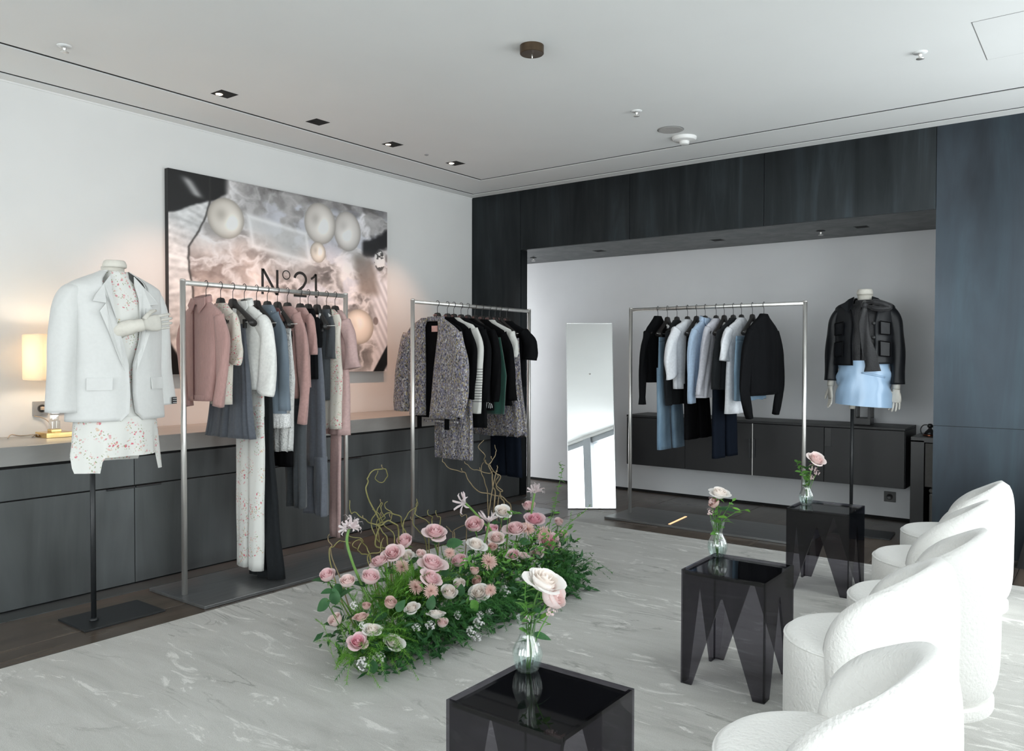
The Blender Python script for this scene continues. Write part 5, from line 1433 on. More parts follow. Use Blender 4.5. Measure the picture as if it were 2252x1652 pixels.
def mum(pos, r, label, root, lean):
    pos = Vector(pos); t = thing('chrysanthemum', label, 'flower', pos, 0, 'chrysanthemums in the floor flower bed')
    q = aim(lean)
    b = shared('mum', mum_mesh, 'bloom', M_mum, t); b.rotation_mode = 'QUATERNION'; b.rotation_quaternion = q; b.scale = (r, r, r)
    P = catmull([Vector((0, 0, 0)), q @ Vector((0, 0, -.04)), (Vector(root) - pos)], 4)
    MB().tube(P, .0028, 6).build('stem', G_stem, t, True)
    return t
def floret_mesh(n=34, seed=1):
    m = MB(); rn = random.Random(seed)
    for i in range(n):
        z = rn.uniform(-.2, 1); a = rn.uniform(0, 6.28); s_ = sqrt(max(0, 1 - z * z)); c = Vector((s_ * cos(a), s_ * sin(a), z * .7)) * rn.uniform(.75, 1.0)
        nrm = (c + Vector((0, 0, .4))).normalized(); x = nrm.orthogonal().normalized(); y = nrm.cross(x)
        for k in range(5):
            b = k * 2 * pi / 5; d = x * cos(b) + y * sin(b); e = nrm.cross(d) * .075; q = len(m.v)
            m.v += [tuple(c), tuple(c + d * .13 + e + nrm * .02), tuple(c + d * .21 + nrm * .04), tuple(c + d * .13 - e + nrm * .02)]
            m.f.append((q, q + 1, q + 2, q + 3))
        q = len(m.v); w = x * .012; m.v += [tuple(c - w), tuple(c + w), (.01, 0, -.9), (-.01, 0, -.9)]; m.f.append((q, q + 1, q + 2, q + 3))
    return m
M_lace = pm('white_floret', (.80, .78, .78, 1), (.84, .83, .83, 1), .7)
M_lace2 = pm('pinkish_floret', (.70, .52, .52, 1), (.78, .66, .64, 1), .7)
def lace(pos, r, label, root, mat=None, group='white flower clusters in the floor flower bed'):
    pos = Vector(pos); t = thing('flower_cluster', label, 'flower', pos, 0, group)
    b = shared(('lace', mat is None, RND.randint(0, 1)), lambda: floret_mesh(34, RND.randint(0, 99)), 'florets', mat or M_lace, t)
    q = aim((.5, -.5, .8)); b.rotation_mode = 'QUATERNION'; b.rotation_quaternion = q; b.scale = (r, r, r)
    MB().tube(catmull([q @ Vector((0, 0, -r * .5)), (Vector(root) - pos) * .5 + Vector((0, 0, .01)), Vector(root) - pos], 4), .0018, 5).build('stem', G_fresh, t, True)
    return t
M_ner = pm('pale_nerine_petal', (.76, .64, .65, 1), (.80, .74, .75, 1), .5)
def nerine(path, label, heads):
    p0 = Vector(path[-1]); t = thing('nerine', label, 'flower', p0, 0, 'nerines in the floor flower bed')
    P = catmull([Vector(p) - p0 for p in path], 6)
    MB().tube(P, [.0062] * (len(P) - 1) + [.0070], 8).build('stem', pm('pale_stem', (.20, .38, .10, 1), (.26, .44, .15, 1), .5), t, True)
    for (dx, dy, dz, s_, op) in heads:
        d = Vector((dx, dy, dz)).normalized(); m = MB()
        x = d.orthogonal().normalized(); y = d.cross(x)
        for k in range(6):
            a = k * pi / 3; e = x * cos(a) + y * sin(a)
            pts = [d * .004, d * .25 * s_ + e * .05 * s_, d * .55 * s_ + e * (.10 + .20 * op) * s_, d * (.82 - .15 * op) * s_ + e * (.14 + .42 * op) * s_, d * (.95 - .45 * op) * s_ + e * (.12 + .58 * op) * s_]
            side = d.cross(e).normalized(); q = len(m.v)
            for p, w in zip(pts, (.0016, .0042, .0058, .0052, .0014)): m.v += [tuple(p - side * w), tuple(p + side * w)]
            for j in range(4): m.f.append((q + 2 * j, q + 2 * j + 1, q + 2 * j + 3, q + 2 * j + 2))
        m.tube([(0, 0, 0), d * .02], .0035, 6)
        m.build('floret', M_ner, t, True)
    return t
# positions of the cut flowers, metres
ROSES=[
(-2.72, 2.279, 0.385, 0.0336, 'b', 'pink') ,
(-2.62, 2.309, 0.371, 0.0316, 'b', 'blush') ,
(-2.58, 2.402, 0.375, 0.0371, 'b', 'pink') ,
(-2.78, 2.648, 0.368, 0.0405, 'o', 'pink') ,
(-2.74, 2.695, 0.402, 0.0425, 'o', 'pink') ,
(-2.8, 2.834, 0.424, 0.0384, 'b', 'pink') ,
(-2.72, 2.774, 0.375, 0.0299, 'o', 'white') ,
(-2.74, 3.0, 0.453, 0.0511, 'o', 'pink') ,
(-2.52, 2.738, 0.38, 0.0522, 'o', 'pink') ,
(-2.46, 2.668, 0.336, 0.0439, 'o', 'pink') ,
(-2.58, 2.995, 0.329, 0.0364, 'b', 'pink') ,
(-2.42, 2.744, 0.258, 0.0355, 'b', 'white') ,
(-2.48, 2.885, 0.252, 0.0295, 'b', 'white') ,
(-2.42, 2.957, 0.209, 0.0427, 'o', 'white') ,
(-2.62, 3.182, 0.37, 0.04, 'o', 'white') ,
(-2.72, 3.284, 0.44, 0.0434, 'b', 'pink') ,
(-2.74, 3.462, 0.378, 0.0364, 'b', 'rose') ,
(-2.66, 3.402, 0.361, 0.0377, 'o', 'blush') ,
(-2.78, 3.612, 0.458, 0.0398, 'o', 'white') ,
(-2.8, 3.898, 0.445, 0.0349, 'b', 'pink') ,
(-2.72, 3.849, 0.383, 0.0503, 'o', 'rose') ,
(-2.66, 3.577, 0.382, 0.052, 'o', 'pink') ,
(-2.55, 3.409, 0.283, 0.0331, 'o', 'pink') ,
(-2.53, 3.466, 0.271, 0.0313, 'o', 'blush') ,
(-2.55, 3.625, 0.254, 0.0366, 'o', 'blush') ,
(-2.58, 3.791, 0.28, 0.0489, 'o', 'rose') ,
(-2.5, 3.019, 0.287, 0.0247, 'b', 'dusty') ,
(-2.48, 3.018, 0.241, 0.0247, 'b', 'dusty') ,
(-2.56, 3.874, 0.15, 0.0315, 'b', 'pink') ,
(-2.74, 4.136, 0.315, 0.0289, 'b', 'blush') ,
(-2.7, 4.119, 0.251, 0.0286, 'b', 'pink') ,
(-2.5, 3.736, 0.134, 0.0284, 'o', 'dusty') ,
(-2.62, 2.245, 0.221, 0.0312, 'b', 'blush') ,
(-2.5, 2.275, 0.25, 0.0275, 'o', 'dusty') ,
(-2.42, 2.265, 0.214, 0.035, 'o', 'white') ,
(-2.42, 2.185, 0.189, 0.0343, 'o', 'rose') ,
(-2.36, 2.33, 0.157, 0.0367, 'o', 'white') ,
(-2.46, 2.41, 0.283, 0.0282, 'b', 'dusty') ,
(-2.42, 2.496, 0.249, 0.0285, 'o', 'white') ,
(-2.36, 2.589, 0.21, 0.0323, 'o', 'white') ,
(-2.34, 2.608, 0.168, 0.0238, 'b', 'blush') ,
(-2.52, 2.324, 0.28, 0.0197, 'b', 'dusty') ,
(-2.66, 2.803, 0.389, 0.0224, 'b', 'blush') ,
(-2.6, 3.292, 0.336, 0.0244, 'b', 'dusty') ,
]
MUMS=[ [(-2.42, 2.619, 0.291, 0.038), (-2.62, 3.633, 0.369, 0.048), (-2.62, 3.794, 0.31, 0.054), (-2.52, 3.159, 0.297, 0.047), (-2.66, 2.677, 0.348, 0.04), (-2.5, 2.604, 0.298, 0.038), (-2.38, 2.996, 0.214, 0.033), (-2.62, 2.971, 0.363, 0.031)] ]
LACE=[ [(-2.36, 2.159, 0.12, 0.028), (-2.36, 2.243, 0.119, 0.027), (-2.34, 2.528, 0.179, 0.023), (-2.32, 2.835, 0.115, 0.03), (-2.31, 2.768, 0.093, 0.025), (-2.3, 2.8, 0.058, 0.021), (-2.36, 2.463, 0.183, 0.02), (-2.36, 2.735, 0.166, 0.021), (-2.52, 2.255, 0.3, 0.018), (-2.34, 2.871, 0.138, 0.018), (-2.36, 2.965, 0.121, 0.02), (-2.42, 3.165, 0.164, 0.031), (-2.44, 3.35, 0.174, 0.044), (-2.52, 3.92, 0.165, 0.027), (-2.5, 3.547, 0.209, 0.03), (-2.44, 2.229, 0.239, 0.016)] ]
NERINE=[ [(-2.62, 2.384, 0.348), (-2.62, 2.331, 0.461), (-2.62, 2.305, 0.546), (-2.62, 2.317, 0.597)] , [(-2.72, 3.444, 0.349), (-2.72, 3.363, 0.44), (-2.72, 3.284, 0.511), (-2.72, 3.213, 0.567)] , [(-2.76, 3.866, 0.352), (-2.76, 3.874, 0.434), (-2.76, 3.901, 0.523)] , [(-2.7, 3.338, 0.279), (-2.7, 3.365, 0.375), (-2.7, 3.385, 0.439)] ]
TWIGS=[
[(-2.86, 2.771, 0.383), (-2.86, 2.708, 0.418), (-2.86, 2.734, 0.516), (-2.86, 2.699, 0.571), (-2.86, 2.638, 0.685), (-2.86, 2.656, 0.735), (-2.86, 2.651, 0.762), (-2.86, 2.699, 0.79), (-2.86, 2.745, 0.789), (-2.86, 2.771, 0.751), (-2.86, 2.761, 0.722), (-2.86, 2.704, 0.74), (-2.86, 2.709, 0.785)],
[(-2.84, 2.751, 0.386), (-2.84, 2.736, 0.454), (-2.84, 2.702, 0.505), (-2.84, 2.705, 0.524), (-2.84, 2.773, 0.531), (-2.84, 2.778, 0.569), (-2.84, 2.754, 0.603), (-2.84, 2.77, 0.627)],
[(-2.8, 2.812, 0.461), (-2.8, 2.781, 0.512), (-2.8, 2.733, 0.541), (-2.8, 2.662, 0.534), (-2.8, 2.612, 0.551), (-2.8, 2.559, 0.578), (-2.8, 2.525, 0.613), (-2.8, 2.494, 0.617), (-2.8, 2.488, 0.676)],
[(-2.88, 2.769, 0.389), (-2.88, 2.722, 0.451), (-2.88, 2.694, 0.532), (-2.88, 2.702, 0.576), (-2.88, 2.728, 0.61), (-2.88, 2.769, 0.613), (-2.88, 2.764, 0.582), (-2.88, 2.782, 0.54), (-2.88, 2.764, 0.516)],
[(-2.9, 2.902, 0.368), (-2.9, 2.93, 0.427), (-2.9, 2.935, 0.474), (-2.9, 2.891, 0.525), (-2.9, 2.842, 0.552), (-2.9, 2.783, 0.545), (-2.9, 2.747, 0.521), (-2.9, 2.752, 0.466), (-2.9, 2.778, 0.392)],
[(-2.82, 2.774, 0.454), (-2.82, 2.712, 0.529), (-2.82, 2.676, 0.583), (-2.82, 2.656, 0.605)],
[(-2.84, 2.642, 0.378), (-2.84, 2.595, 0.402), (-2.84, 2.561, 0.438), (-2.84, 2.59, 0.462), (-2.84, 2.571, 0.48), (-2.84, 2.523, 0.499)],
[(-2.82, 2.623, 0.382), (-2.82, 2.616, 0.426), (-2.82, 2.557, 0.478), (-2.82, 2.5, 0.47), (-2.82, 2.543, 0.437)],
[(-2.8, 2.607, 0.391), (-2.8, 2.652, 0.404), (-2.8, 2.692, 0.437), (-2.8, 2.702, 0.465)],
[(-2.86, 2.9, 0.449), (-2.86, 2.928, 0.52), (-2.86, 2.962, 0.546), (-2.86, 2.99, 0.574), (-2.86, 2.982, 0.611)],
[(-2.88, 3.081, 0.337), (-2.88, 3.052, 0.396), (-2.88, 3.0, 0.445), (-2.88, 2.98, 0.493), (-2.88, 2.994, 0.547), (-2.88, 3.011, 0.585)],
[(-2.86, 3.075, 0.451), (-2.86, 3.048, 0.484), (-2.86, 2.973, 0.528), (-2.86, 2.996, 0.557)],
[(-2.86, 3.12, 0.464), (-2.86, 3.108, 0.491), (-2.86, 3.054, 0.52), (-2.86, 3.069, 0.538)],
[(-2.86, 3.162, 0.474), (-2.86, 3.12, 0.497), (-2.86, 3.117, 0.531)],
[(-2.86, 2.41, 0.442), (-2.86, 2.438, 0.458), (-2.86, 2.461, 0.482), (-2.86, 2.498, 0.477), (-2.86, 2.531, 0.462)],
[(-2.88, 2.428, 0.435), (-2.88, 2.436, 0.466), (-2.88, 2.43, 0.496), (-2.88, 2.418, 0.523)],
[(-2.9, 3.851, 0.421), (-2.9, 3.794, 0.481), (-2.9, 3.73, 0.516), (-2.9, 3.628, 0.542), (-2.9, 3.555, 0.569), (-2.9, 3.484, 0.627), (-2.9, 3.44, 0.685), (-2.9, 3.354, 0.707), (-2.9, 3.282, 0.731), (-2.9, 3.235, 0.767), (-2.9, 3.233, 0.787)],
[(-2.88, 3.732, 0.462), (-2.88, 3.705, 0.517), (-2.88, 3.711, 0.546), (-2.88, 3.687, 0.583), (-2.88, 3.697, 0.637), (-2.88, 3.656, 0.667), (-2.88, 3.616, 0.713), (-2.88, 3.583, 0.741), (-2.88, 3.55, 0.782), (-2.88, 3.53, 0.825), (-2.88, 3.54, 0.865)],
[(-2.86, 3.645, 0.54), (-2.86, 3.604, 0.604), (-2.86, 3.618, 0.665), (-2.86, 3.591, 0.717), (-2.86, 3.591, 0.734), (-2.86, 3.651, 0.77), (-2.86, 3.664, 0.798), (-2.86, 3.631, 0.83)],
[(-2.9, 3.618, 0.544), (-2.9, 3.575, 0.628), (-2.9, 3.552, 0.693), (-2.9, 3.608, 0.729)],
[(-2.88, 3.705, 0.53), (-2.88, 3.718, 0.549), (-2.88, 3.684, 0.6), (-2.88, 3.704, 0.64), (-2.88, 3.65, 0.672), (-2.88, 3.596, 0.667), (-2.88, 3.537, 0.691), (-2.88, 3.473, 0.704), (-2.88, 3.404, 0.74), (-2.88, 3.398, 0.756)],
[(-2.86, 3.624, 0.66), (-2.86, 3.645, 0.674), (-2.86, 3.651, 0.698), (-2.86, 3.672, 0.709)],
[(-2.8, 3.192, 0.382), (-2.8, 3.232, 0.413), (-2.8, 3.304, 0.432)],
[(-2.82, 3.212, 0.383), (-2.82, 3.203, 0.412), (-2.82, 3.168, 0.441)],
[(-2.8, 3.322, 0.465), (-2.8, 3.256, 0.483), (-2.8, 3.256, 0.498)] ,
]
SPRIGS=[
[(-2.66, 3.908, 0.333), (-2.66, 3.961, 0.406), (-2.66, 3.999, 0.539), (-2.66, 4.045, 0.642), (-2.66, 4.021, 0.706)],
[(-2.6, 3.91, 0.289), (-2.6, 4.034, 0.337), (-2.6, 4.058, 0.407)],
[(-2.6, 3.933, 0.298), (-2.6, 4.098, 0.357), (-2.6, 4.205, 0.384), (-2.6, 4.281, 0.418)],
[(-2.7, 3.552, 0.408), (-2.7, 3.599, 0.453), (-2.7, 3.66, 0.448)],
[(-2.62, 2.224, 0.377), (-2.62, 2.258, 0.304), (-2.62, 2.304, 0.205)],
[(-2.48, 3.715, 0.038), (-2.48, 3.842, 0.089), (-2.48, 3.891, 0.132)],
[(-2.7, 3.975, 0.342), (-2.7, 4.041, 0.482)] ,
]
LEAVES=[ [(-2.6, 2.154, 0.31, 0.077, -150.0), (-2.6, 2.219, 0.33, 0.071, 100.0), (-2.38, 2.576, 0.257, 0.065, 80.0), (-2.66, 3.052, 0.396, 0.086, 20.0), (-2.36, 2.855, 0.178, 0.065, -60.0), (-2.4, 2.406, 0.282, 0.059, 60.0), (-2.34, 2.19, 0.099, 0.068, -90.0), (-2.44, 2.849, 0.238, 0.058, 90.0), (-2.5, 2.807, 0.325, 0.051, 80.0), (-2.6, 3.583, 0.315, 0.069, 0.0), (-2.3, 3.305, -0.001, 0.055, -10.0), (-2.3, 3.133, -0.032, 0.045, -30.0), (-2.66, 2.292, 0.335, 0.053, -60.0)] ]
ROSE_LABELS = [
'pale pink rosebud on a tall stem at the left tip of the flower bed',
'blush rosebud just right of the left tip rosebud, under the bent nerine stem',
'pale pink rosebud right of the bent nerine stem, third from the left end',
'pale pink open rose touching the feathery green fern, below the curly twigs',
'pale pink open rose right under the tangle of green curly twigs',
'pale pink rosebud in front of the foot of the middle rack post',
'white open rose between the pink rosebud at the rack post and the fern',
'large frilly pale pink rose standing alone above the middle of the bed',
'large pale pink open rose in the middle of the bed, above the deep centred one',
'pale pink open rose directly under the large open rose in the middle',
'pale pink pointed rosebud below and right of the frilly lone rose',
'white rosebud just right of the round dark leaf in the middle',
'white rosebud half hidden behind another white one, right of the middle',
'white open rose with pointed petals in the front centre right',
'creamy white open rose below the pale pink bud beside the long nerine stem',
'pale pink rosebud left of the long bent nerine stem',
'rose pink bud behind the long bent nerine stem',
'blush open rose just under the rose pink bud by the nerine stem',
'white open rose topmost at the back, below the brown twigs',
'pale pink rosebud on the upright nerine stem at the back right',
'rose pink double bloom under the upright nerine at the back right',
'large pale pink open rose beside the spiky chrysanthemum at the back right',
'pale pink small rose, left one of the pair on the right half',
'blush small rose, right one of the pair on the right half',
'blush ruffled rose right of the pair of small roses',
'bright rose pink open rose near the right end of the bed',
'dusty pink small bud in the green below the pointed pink bud',
'dusty pink small bud above the white rose with pointed petals',
'pale pink small bud low at the right end of the bed',
'blush small bud highest at the right end of the bed',
'pale pink small bud at the far right edge, under the highest one',
'dusty pink small rose behind the big vase rose at the right',
'blush rosebud low at the left end, beside the dark leaf',
'dusty pink open rose low at the left, behind the white rose',
'white open rose at the lower left, above the rose pink one',
'rose pink open rose at the lower left front corner',
'creamy white open rose at the front left with a curled petal',
'dusty pink bud in the green under the feathery fern',
'white open rose beside the lace flowers, centre left',
'white blush open rose at the front, lower centre',
'blush small bud hanging under the white blush rose, lower centre',
'dusty pink small bud in the dark green above the left dusty rose',
'blush small bud just above the large open rose in the middle',
'dusty pink small bud below the creamy white rose']
def bed_root(p):
    return (lerp(p[0], -2.58, .55), min(4.0, max(2.32, lerp(p[1], 3.1, .18))), .06)
for i, (x, y, z, r, k, c) in enumerate(ROSES):
    rose((x, y, z), r, k, c, ROSE_LABELS[i], bed_root((x, y)), None, leaves=1 if i % 2 else 2)
ML = ['blush spiky chrysanthemum left of the round dark leaf', 'blush spiky chrysanthemum beside the large pink rose at the back right', 'wide blush spiky chrysanthemum behind the bright rose pink bloom', 'blush spiky chrysanthemum on a pale stem in the centre right', 'blush spiky chrysanthemum above the feathery fern on the left', 'blush chrysanthemum among the fern, lower centre left', 'small blush chrysanthemum right of the white pointed rose', 'small blush chrysanthemum behind the pink pointed bud']
for i, (x, y, z, r) in enumerate(MUMS[0]):
    mum((x, y, z), r, ML[i], bed_root((x, y)), (.6 + RND.uniform(-.2, .1), -.5 + RND.uniform(-.4, .4), .6))
LL = ['white lace flower cluster at the front left foot of the bed, left of a pair', 'white lace flower cluster at the front left foot of the bed, right of a pair', 'white lace flower cluster below the white blush rose', 'largest white lace flower cluster in the lower front centre', 'white lace flower cluster left of the largest one', 'lowest white lace flower cluster, nearly on the rug', 'small white lace flower cluster under the white rose, centre left', 'small white lace flower cluster right of the white blush rose', 'tiny white lace flower cluster at the upper left of the bed', 'tiny white lace flower cluster above the largest one', 'tiny white lace flower cluster right of the largest one', 'white flower cluster right of the white pointed rose', 'white blossom spray left of the big vase rose', 'white lace flower cluster at the far right of the bed', 'white flower cluster behind the big vase rose', 'tiny white lace flower cluster beside the lower left white rose']
for i, (x, y, z, r) in enumerate(LACE[0]):
    lace((x, y, z), r, LL[i], bed_root((x, y)))
NL = [('pale nerine on the bent green stem at the left end of the bed', [(-.1, -1, .25, .055, .8), (.3, .35, 1, .075, .9), (.5, 1, .5, .065, .9), (.4, -.5, .9, .05, .6), (.8, .1, .5, .055, .8)]),
      ('pale nerine on the long slanting stem in the middle of the bed', [(.1, -1, .10, .085, .95), (-.1, -.3, 1, .07, .05), (.3, -.7, .5, .05, .05)]),
      ('pale nerine on the upright stem at the back right of the bed', [(.0, -.8, .7, .07, .6), (.2, .8, .8, .08, .9), (.2, .1, 1, .07, .5), (.5, .4, .6, .07, .9)]),
      ('pale nerine with narrow buds right of the slanting stem', [(-.1, -.8, .8, .10, .03), (.3, .6, .7, .08, .6), (.4, -.3, .5, .05, .4)])]
for p, (lab, hd) in zip(NERINE, NL):
    nerine([bed_root(p[0])] + list(p), lab, [(a, b, c, s * 1.0, o) for a, b, c, s, o in hd])
TL = ['green curly willow twig with a loop at its tip, tallest on the left', 'green curly willow twig rising in a short S left of the rack post', 'green curly willow twig reaching left to a small hook', 'green curly willow twig with a bent double tip', 'olive curly willow twig arching over to the right', 'short olive curly willow twig inside the green tangle', 'brown curly willow twig at the left edge of the tangle', 'brown coiled willow twig low at the left', 'thin brown willow twig between the tangle and the pink roses', 'olive curly willow twig crossing the middle rack post', 'olive curly willow twig right of the middle rack post with a curled tip', 'brown willow twig slanting up to the middle rack post', 'short brown willow twig behind the lone frilly rose, left of two', 'short brown willow twig behind the lone frilly rose, right of two', 'thin curved willow twig left of the bent nerine', 'thin willow twig tip hanging at the far left under the pink dress tie', 'long brown willow twig sweeping left under the tweed skirt', 'long brown willow twig rising to the tweed skirt hem', 'brown willow twig with a forked top under the ruffled dress', 'thin brown willow twig curving up inside the right tangle', 'brown willow twig looping left towards the tweed skirt', 'small brown willow side twig at the top right of the tangle', 'thin willow twig left of the creamy white rose', 'thin willow twig right of the lone frilly rose', 'short curly twig left of the pale pink bud by the nerine']
for i, p in enumerate(TWIGS):
    p0 = Vector(p[0])
    rt = Vector(bed_root(p[0])) + Vector((-.12, 0, 0))
    t = thing('willow_twig', TL[i], 'twig', p0, 0, 'curly willow twigs')
    q = [rt, rt.lerp(p0, .55) + Vector((RND.uniform(-.02, .02), RND.uniform(-.02, .02), 0))] + [Vector(a) + Vector((RND.uniform(-.02, .02), 0, 0)) for a in p]
    P = catmull(q, 5); n = len(P)
    big = i in (0, 2, 4, 16, 17, 18)
    r0 = .0048 if big else .0036
    MB().tube([a - p0 + Vector((0, .0022 * sin(k * 1.3), .0022 * sin(k * .9 + i))) for k, a in enumerate(P)], [lerp(r0, .0018, k / (n - 1)) for k in range(n)], 7).build('branch', B_twig if i < 15 else B_twig2, t, True)
    if len(p) > 5:
        a = P[int(n * .7)] - p0
        MB().tube([a, a + Vector((0, -.012, .010)), a + Vector((0, -.014, .022))], [.0024, .002, .0028], 6).build('bud', B_twig2, t, True)
# leafy sprigs
SPL = ['tall airy green leaf sprig at the right end of the bed, before the mirror', 'thin green sprig leaning right at the end of the bed', 'long thin green sprig reaching towards the mirror foot', 'small fresh green sprig right of the topmost white rose', 'dark green rose leaf stem hanging at the left tip of the bed', 'green leaf sprig low at the right end of the bed', 'short green sprig behind the pink buds at the right end']
def sprig(path, label, mat, L, n, root=None, group='leafy sprigs', droop=.2):
    p0 = Vector(path[0]); t = thing('leaf_sprig', label, 'leaf sprig', p0, 0, group)
    pts = ([Vector(root) - p0] if root else []) + [Vector(p) - p0 for p in path]
    P = catmull(pts, 6); MB().tube(P, [lerp(.0022, .0010, k / (len(P) - 1)) for k in range(len(P))], 5).build('stem', G_fresh, t, True)
    for k in range(n):
        f = lerp(.25 if root is None else .4, 1.0, k / max(1, n - 1)); p = P[min(len(P) - 1, int(f * (len(P) - 1)))]
        lf = shared(('sp', mat.name, k % 2), lambda: leaf_mesh(1.0, .24 if L > .03 else .20, .2, droop + .15 * (k % 2)), 'leaf', mat, t)
        s_ = L * RND.uniform(.7, 1.15) * lerp(1.1, .7, f); lf.scale = (s_,) * 3; lf.location = p
        lf.rotation_euler = (RND.uniform(-.7, .7), RND.uniform(-.9, .1), (1 if k % 2 else -1) * RND.uniform(.9, 1.9) - .3)
    return t
for i, p in enumerate(SPRIGS):
    sprig(p, SPL[i], (G_fresh, G_fern, G_fern, G_fresh, G_leaf, G_fresh, G_fern)[i], (.040, .022, .024, .050, .085, .055, .030)[i], (26, 18, 20, 7, 4, 9, 14)[i], bed_root(p[0]) if i != 4 else None)
# single large leaves on their own stems
for i, (x, y, z, L, an) in enumerate(LEAVES[0]):
    if z < .06: continue
    LLb = ['dark green leaf pointing left at the left tip of the bed', 'dark green leaf under the left tip rosebud', 'round dark green leaf in the middle, below the spiky bloom', 'large dark green leaf behind the creamy white rose', 'light green round leaf in the lower centre', 'green leaf under the dusty bud, centre left', 'dark green leaf at the front left foot of the bed', 'dark leaf between the white rosebuds', 'green oval leaf left of the pointed pink bud', 'dark green leaf under the large pink rose at the back right', '', '', 'dark green leaf beside the blush bud at the left'][i]
    t = thing('large_leaf', LLb, 'leaf', (x, y, z), 0, 'large leaves in the flower bed')
    lf = leaf_mesh(L, L * .34, .18, .3, 9).build('blade', G_leaf if i != 4 else G_fresh, t, True)
    ca, sa = cos(radians(an)), sin(radians(an))
    # image-right is about (.8,.6,0): turn the blade to lie roughly in the plane seen from the seats
    d = Vector((.8 * ca, .6 * ca, sa)).normalized(); nrm = (Vector((.45, -.65, .62)) - d * d.dot(Vector((.45, -.65, .62)))).normalized(); sd_ = nrm.cross(d)
    M3 = Matrix((d, sd_, nrm)).transposed(); lf.rotation_mode = 'QUATERNION'; lf.rotation_quaternion = M3.to_quaternion(); lf.location = d * (-L * .5)
    q = Vector(bed_root((x, y))) - Vector((x, y, z))
    MB().tube(catmull([d * (-L * .5), d * (-L * .6) + Vector((-.02, 0, -.03)), q], 4), .0018, 5).build('stem', G_stem, t, True)
# shallow tray with foam, hidden under the green
ty = thing('flower_tray', 'low dark tray holding the flower bed on the rug, hidden by fern', 'tray', (-2.56, 3.10, .012))
box('tray', M_darkplastic, -.11, .05, -.70, .70, 0, .03, ty, .004)
box('foam', G_fern2, -.10, .04, -.69, .69, .025, .075, ty, .01)
# foliage : fine fern and small leaves, too many to count
rn = np.random.RandomState(5)
def fern_cloud(name, label, mat, n, centre, size, L, w, seed, hang=0.0, nfr=None):
    """fronds: a curved rib with rows of fine needles"""
    rr = random.Random(seed); m = MB()
    for k in range(n):
        c = Vector((centre[0] + rr.uniform(-1, 1) * size[0], centre[1] + rr.uniform(-1, 1) * size[1], centre[2] + rr.uniform(0, 1) * size[2]))
        b = Vector((lerp(c.x, centre[0] - .06, .8), c.y + rr.uniform(-.08, .08), .06 + c.z * .25))
        d = (c - b); d += Vector((rr.uniform(-.10, .10), rr.uniform(-.12, .12), rr.uniform(-.02, .06)))
        d.normalize(); LL = L * rr.uniform(.7, 1.25)
        tip = b + d * LL; mid = b + d * LL * .5 + Vector((0, 0, LL * .16)); tip.z -= hang * LL; tip.z = max(.018, tip.z)
        P = catmull([b, mid, tip], 9)
        up = Vector((rr.uniform(-.3, .3), rr.uniform(-.3, .3), 1)).normalized()
        for i in range(3, len(P)):
            t_ = (P[i] - P[i - 1]).normalized(); s_ = t_.cross(up).normalized()
            f = i / len(P)
            for sg in (1, -1):
                for q in range(2):
                    nl = .034 * (1.15 - f) * rr.uniform(.7, 1.3) + .008
                    e = (s_ * sg * rr.uniform(.6, 1) + t_ * rr.uniform(.3, .9) + up * rr.uniform(-.45, .45)).normalized()
                    p = P[i].lerp(P[i - 1], rr.random()); x = p + e * nl
                    if x.z < .016: x.z = .016
                    if p.z < .016: p = Vector((p.x, p.y, .016))
                    ww = e.cross(up).normalized() * w; a = len(m.v)
                    m.v += [tuple(p - ww), tuple(p + ww), tuple(x)]; m.f.append((a, a + 1, a + 2))
            a = len(m.v); ww = s_ * .0011
            m.v += [tuple(P[i - 1] - ww), tuple(P[i - 1] + ww), tuple(P[i] + ww), tuple(P[i] - ww)]; m.f.append((a, a + 1, a + 2, a + 3))
    return tag(m.build(name, mat), label, 'fern', None, 'stuff')
def leaf_cloud(name, label, mat, n, boxes, L, seed, upb=.25):
    rr = random.Random(seed); m = MB()
    for k in range(n):
        x0, x1, y0, y1, z0, z1 = boxes[k % len(boxes)]
        c = Vector((rr.uniform(x0, x1), rr.uniform(y0, y1), rr.uniform(z0, z1)))
        d = Vector((rr.uniform(-.3, 1), rr.uniform(-1, .8), rr.uniform(-.5, .7))).normalized(); n_ = (Vector((.3, -.3, .8)) + Vector((rr.uniform(-.5, .5), rr.uniform(-.5, .5), 0)))
        s_ = d.cross(n_).normalized(); LL = L * rr.uniform(.6, 1.3); w = LL * rr.uniform(.13, .24); nn = s_.cross(d) * LL * .08
        a = len(m.v)
        P = [c, c + d * LL * .45 - s_ * w + nn, c + d * LL, c + d * LL * .45 + s_ * w + nn, c + d * LL * .5]
        for p in P: m.v.append((p.x, p.y, max(.016, p.z)))
        m.f += [(a, a + 1, a + 4), (a + 1, a + 2, a + 4), (a + 2, a + 3, a + 4), (a + 3, a, a + 4)]
    return tag(m.build(name, mat), label, 'foliage', None, 'stuff')
fern_cloud('fern_foliage', 'bright feathery fern in the upper left part of the flower bed', G_fern, 170, (-2.56, 2.62, .23), (.10, .17, .17), .22, .0011, 11, .05)
fern_cloud('fern_foliage', 'bright feathery fern drooping onto the rug at the front left corner', G_fern, 90, (-2.43, 2.30, .05), (.11, .13, .14), .20, .0012, 12, .12)
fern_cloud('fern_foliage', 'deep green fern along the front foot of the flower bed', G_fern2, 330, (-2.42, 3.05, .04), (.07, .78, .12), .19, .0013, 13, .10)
fern_cloud('fern_foliage', 'mid green fern filling the middle and back of the flower bed', G_fern, 240, (-2.62, 3.15, .12), (.12, .80, .17), .22, .0011, 14, .05)
fern_cloud('fern_foliage', 'deep green fern at the right end of the flower bed', G_fern2, 110, (-2.50, 3.80, .04), (.12, .18, .16), .20, .0012, 15, .15)
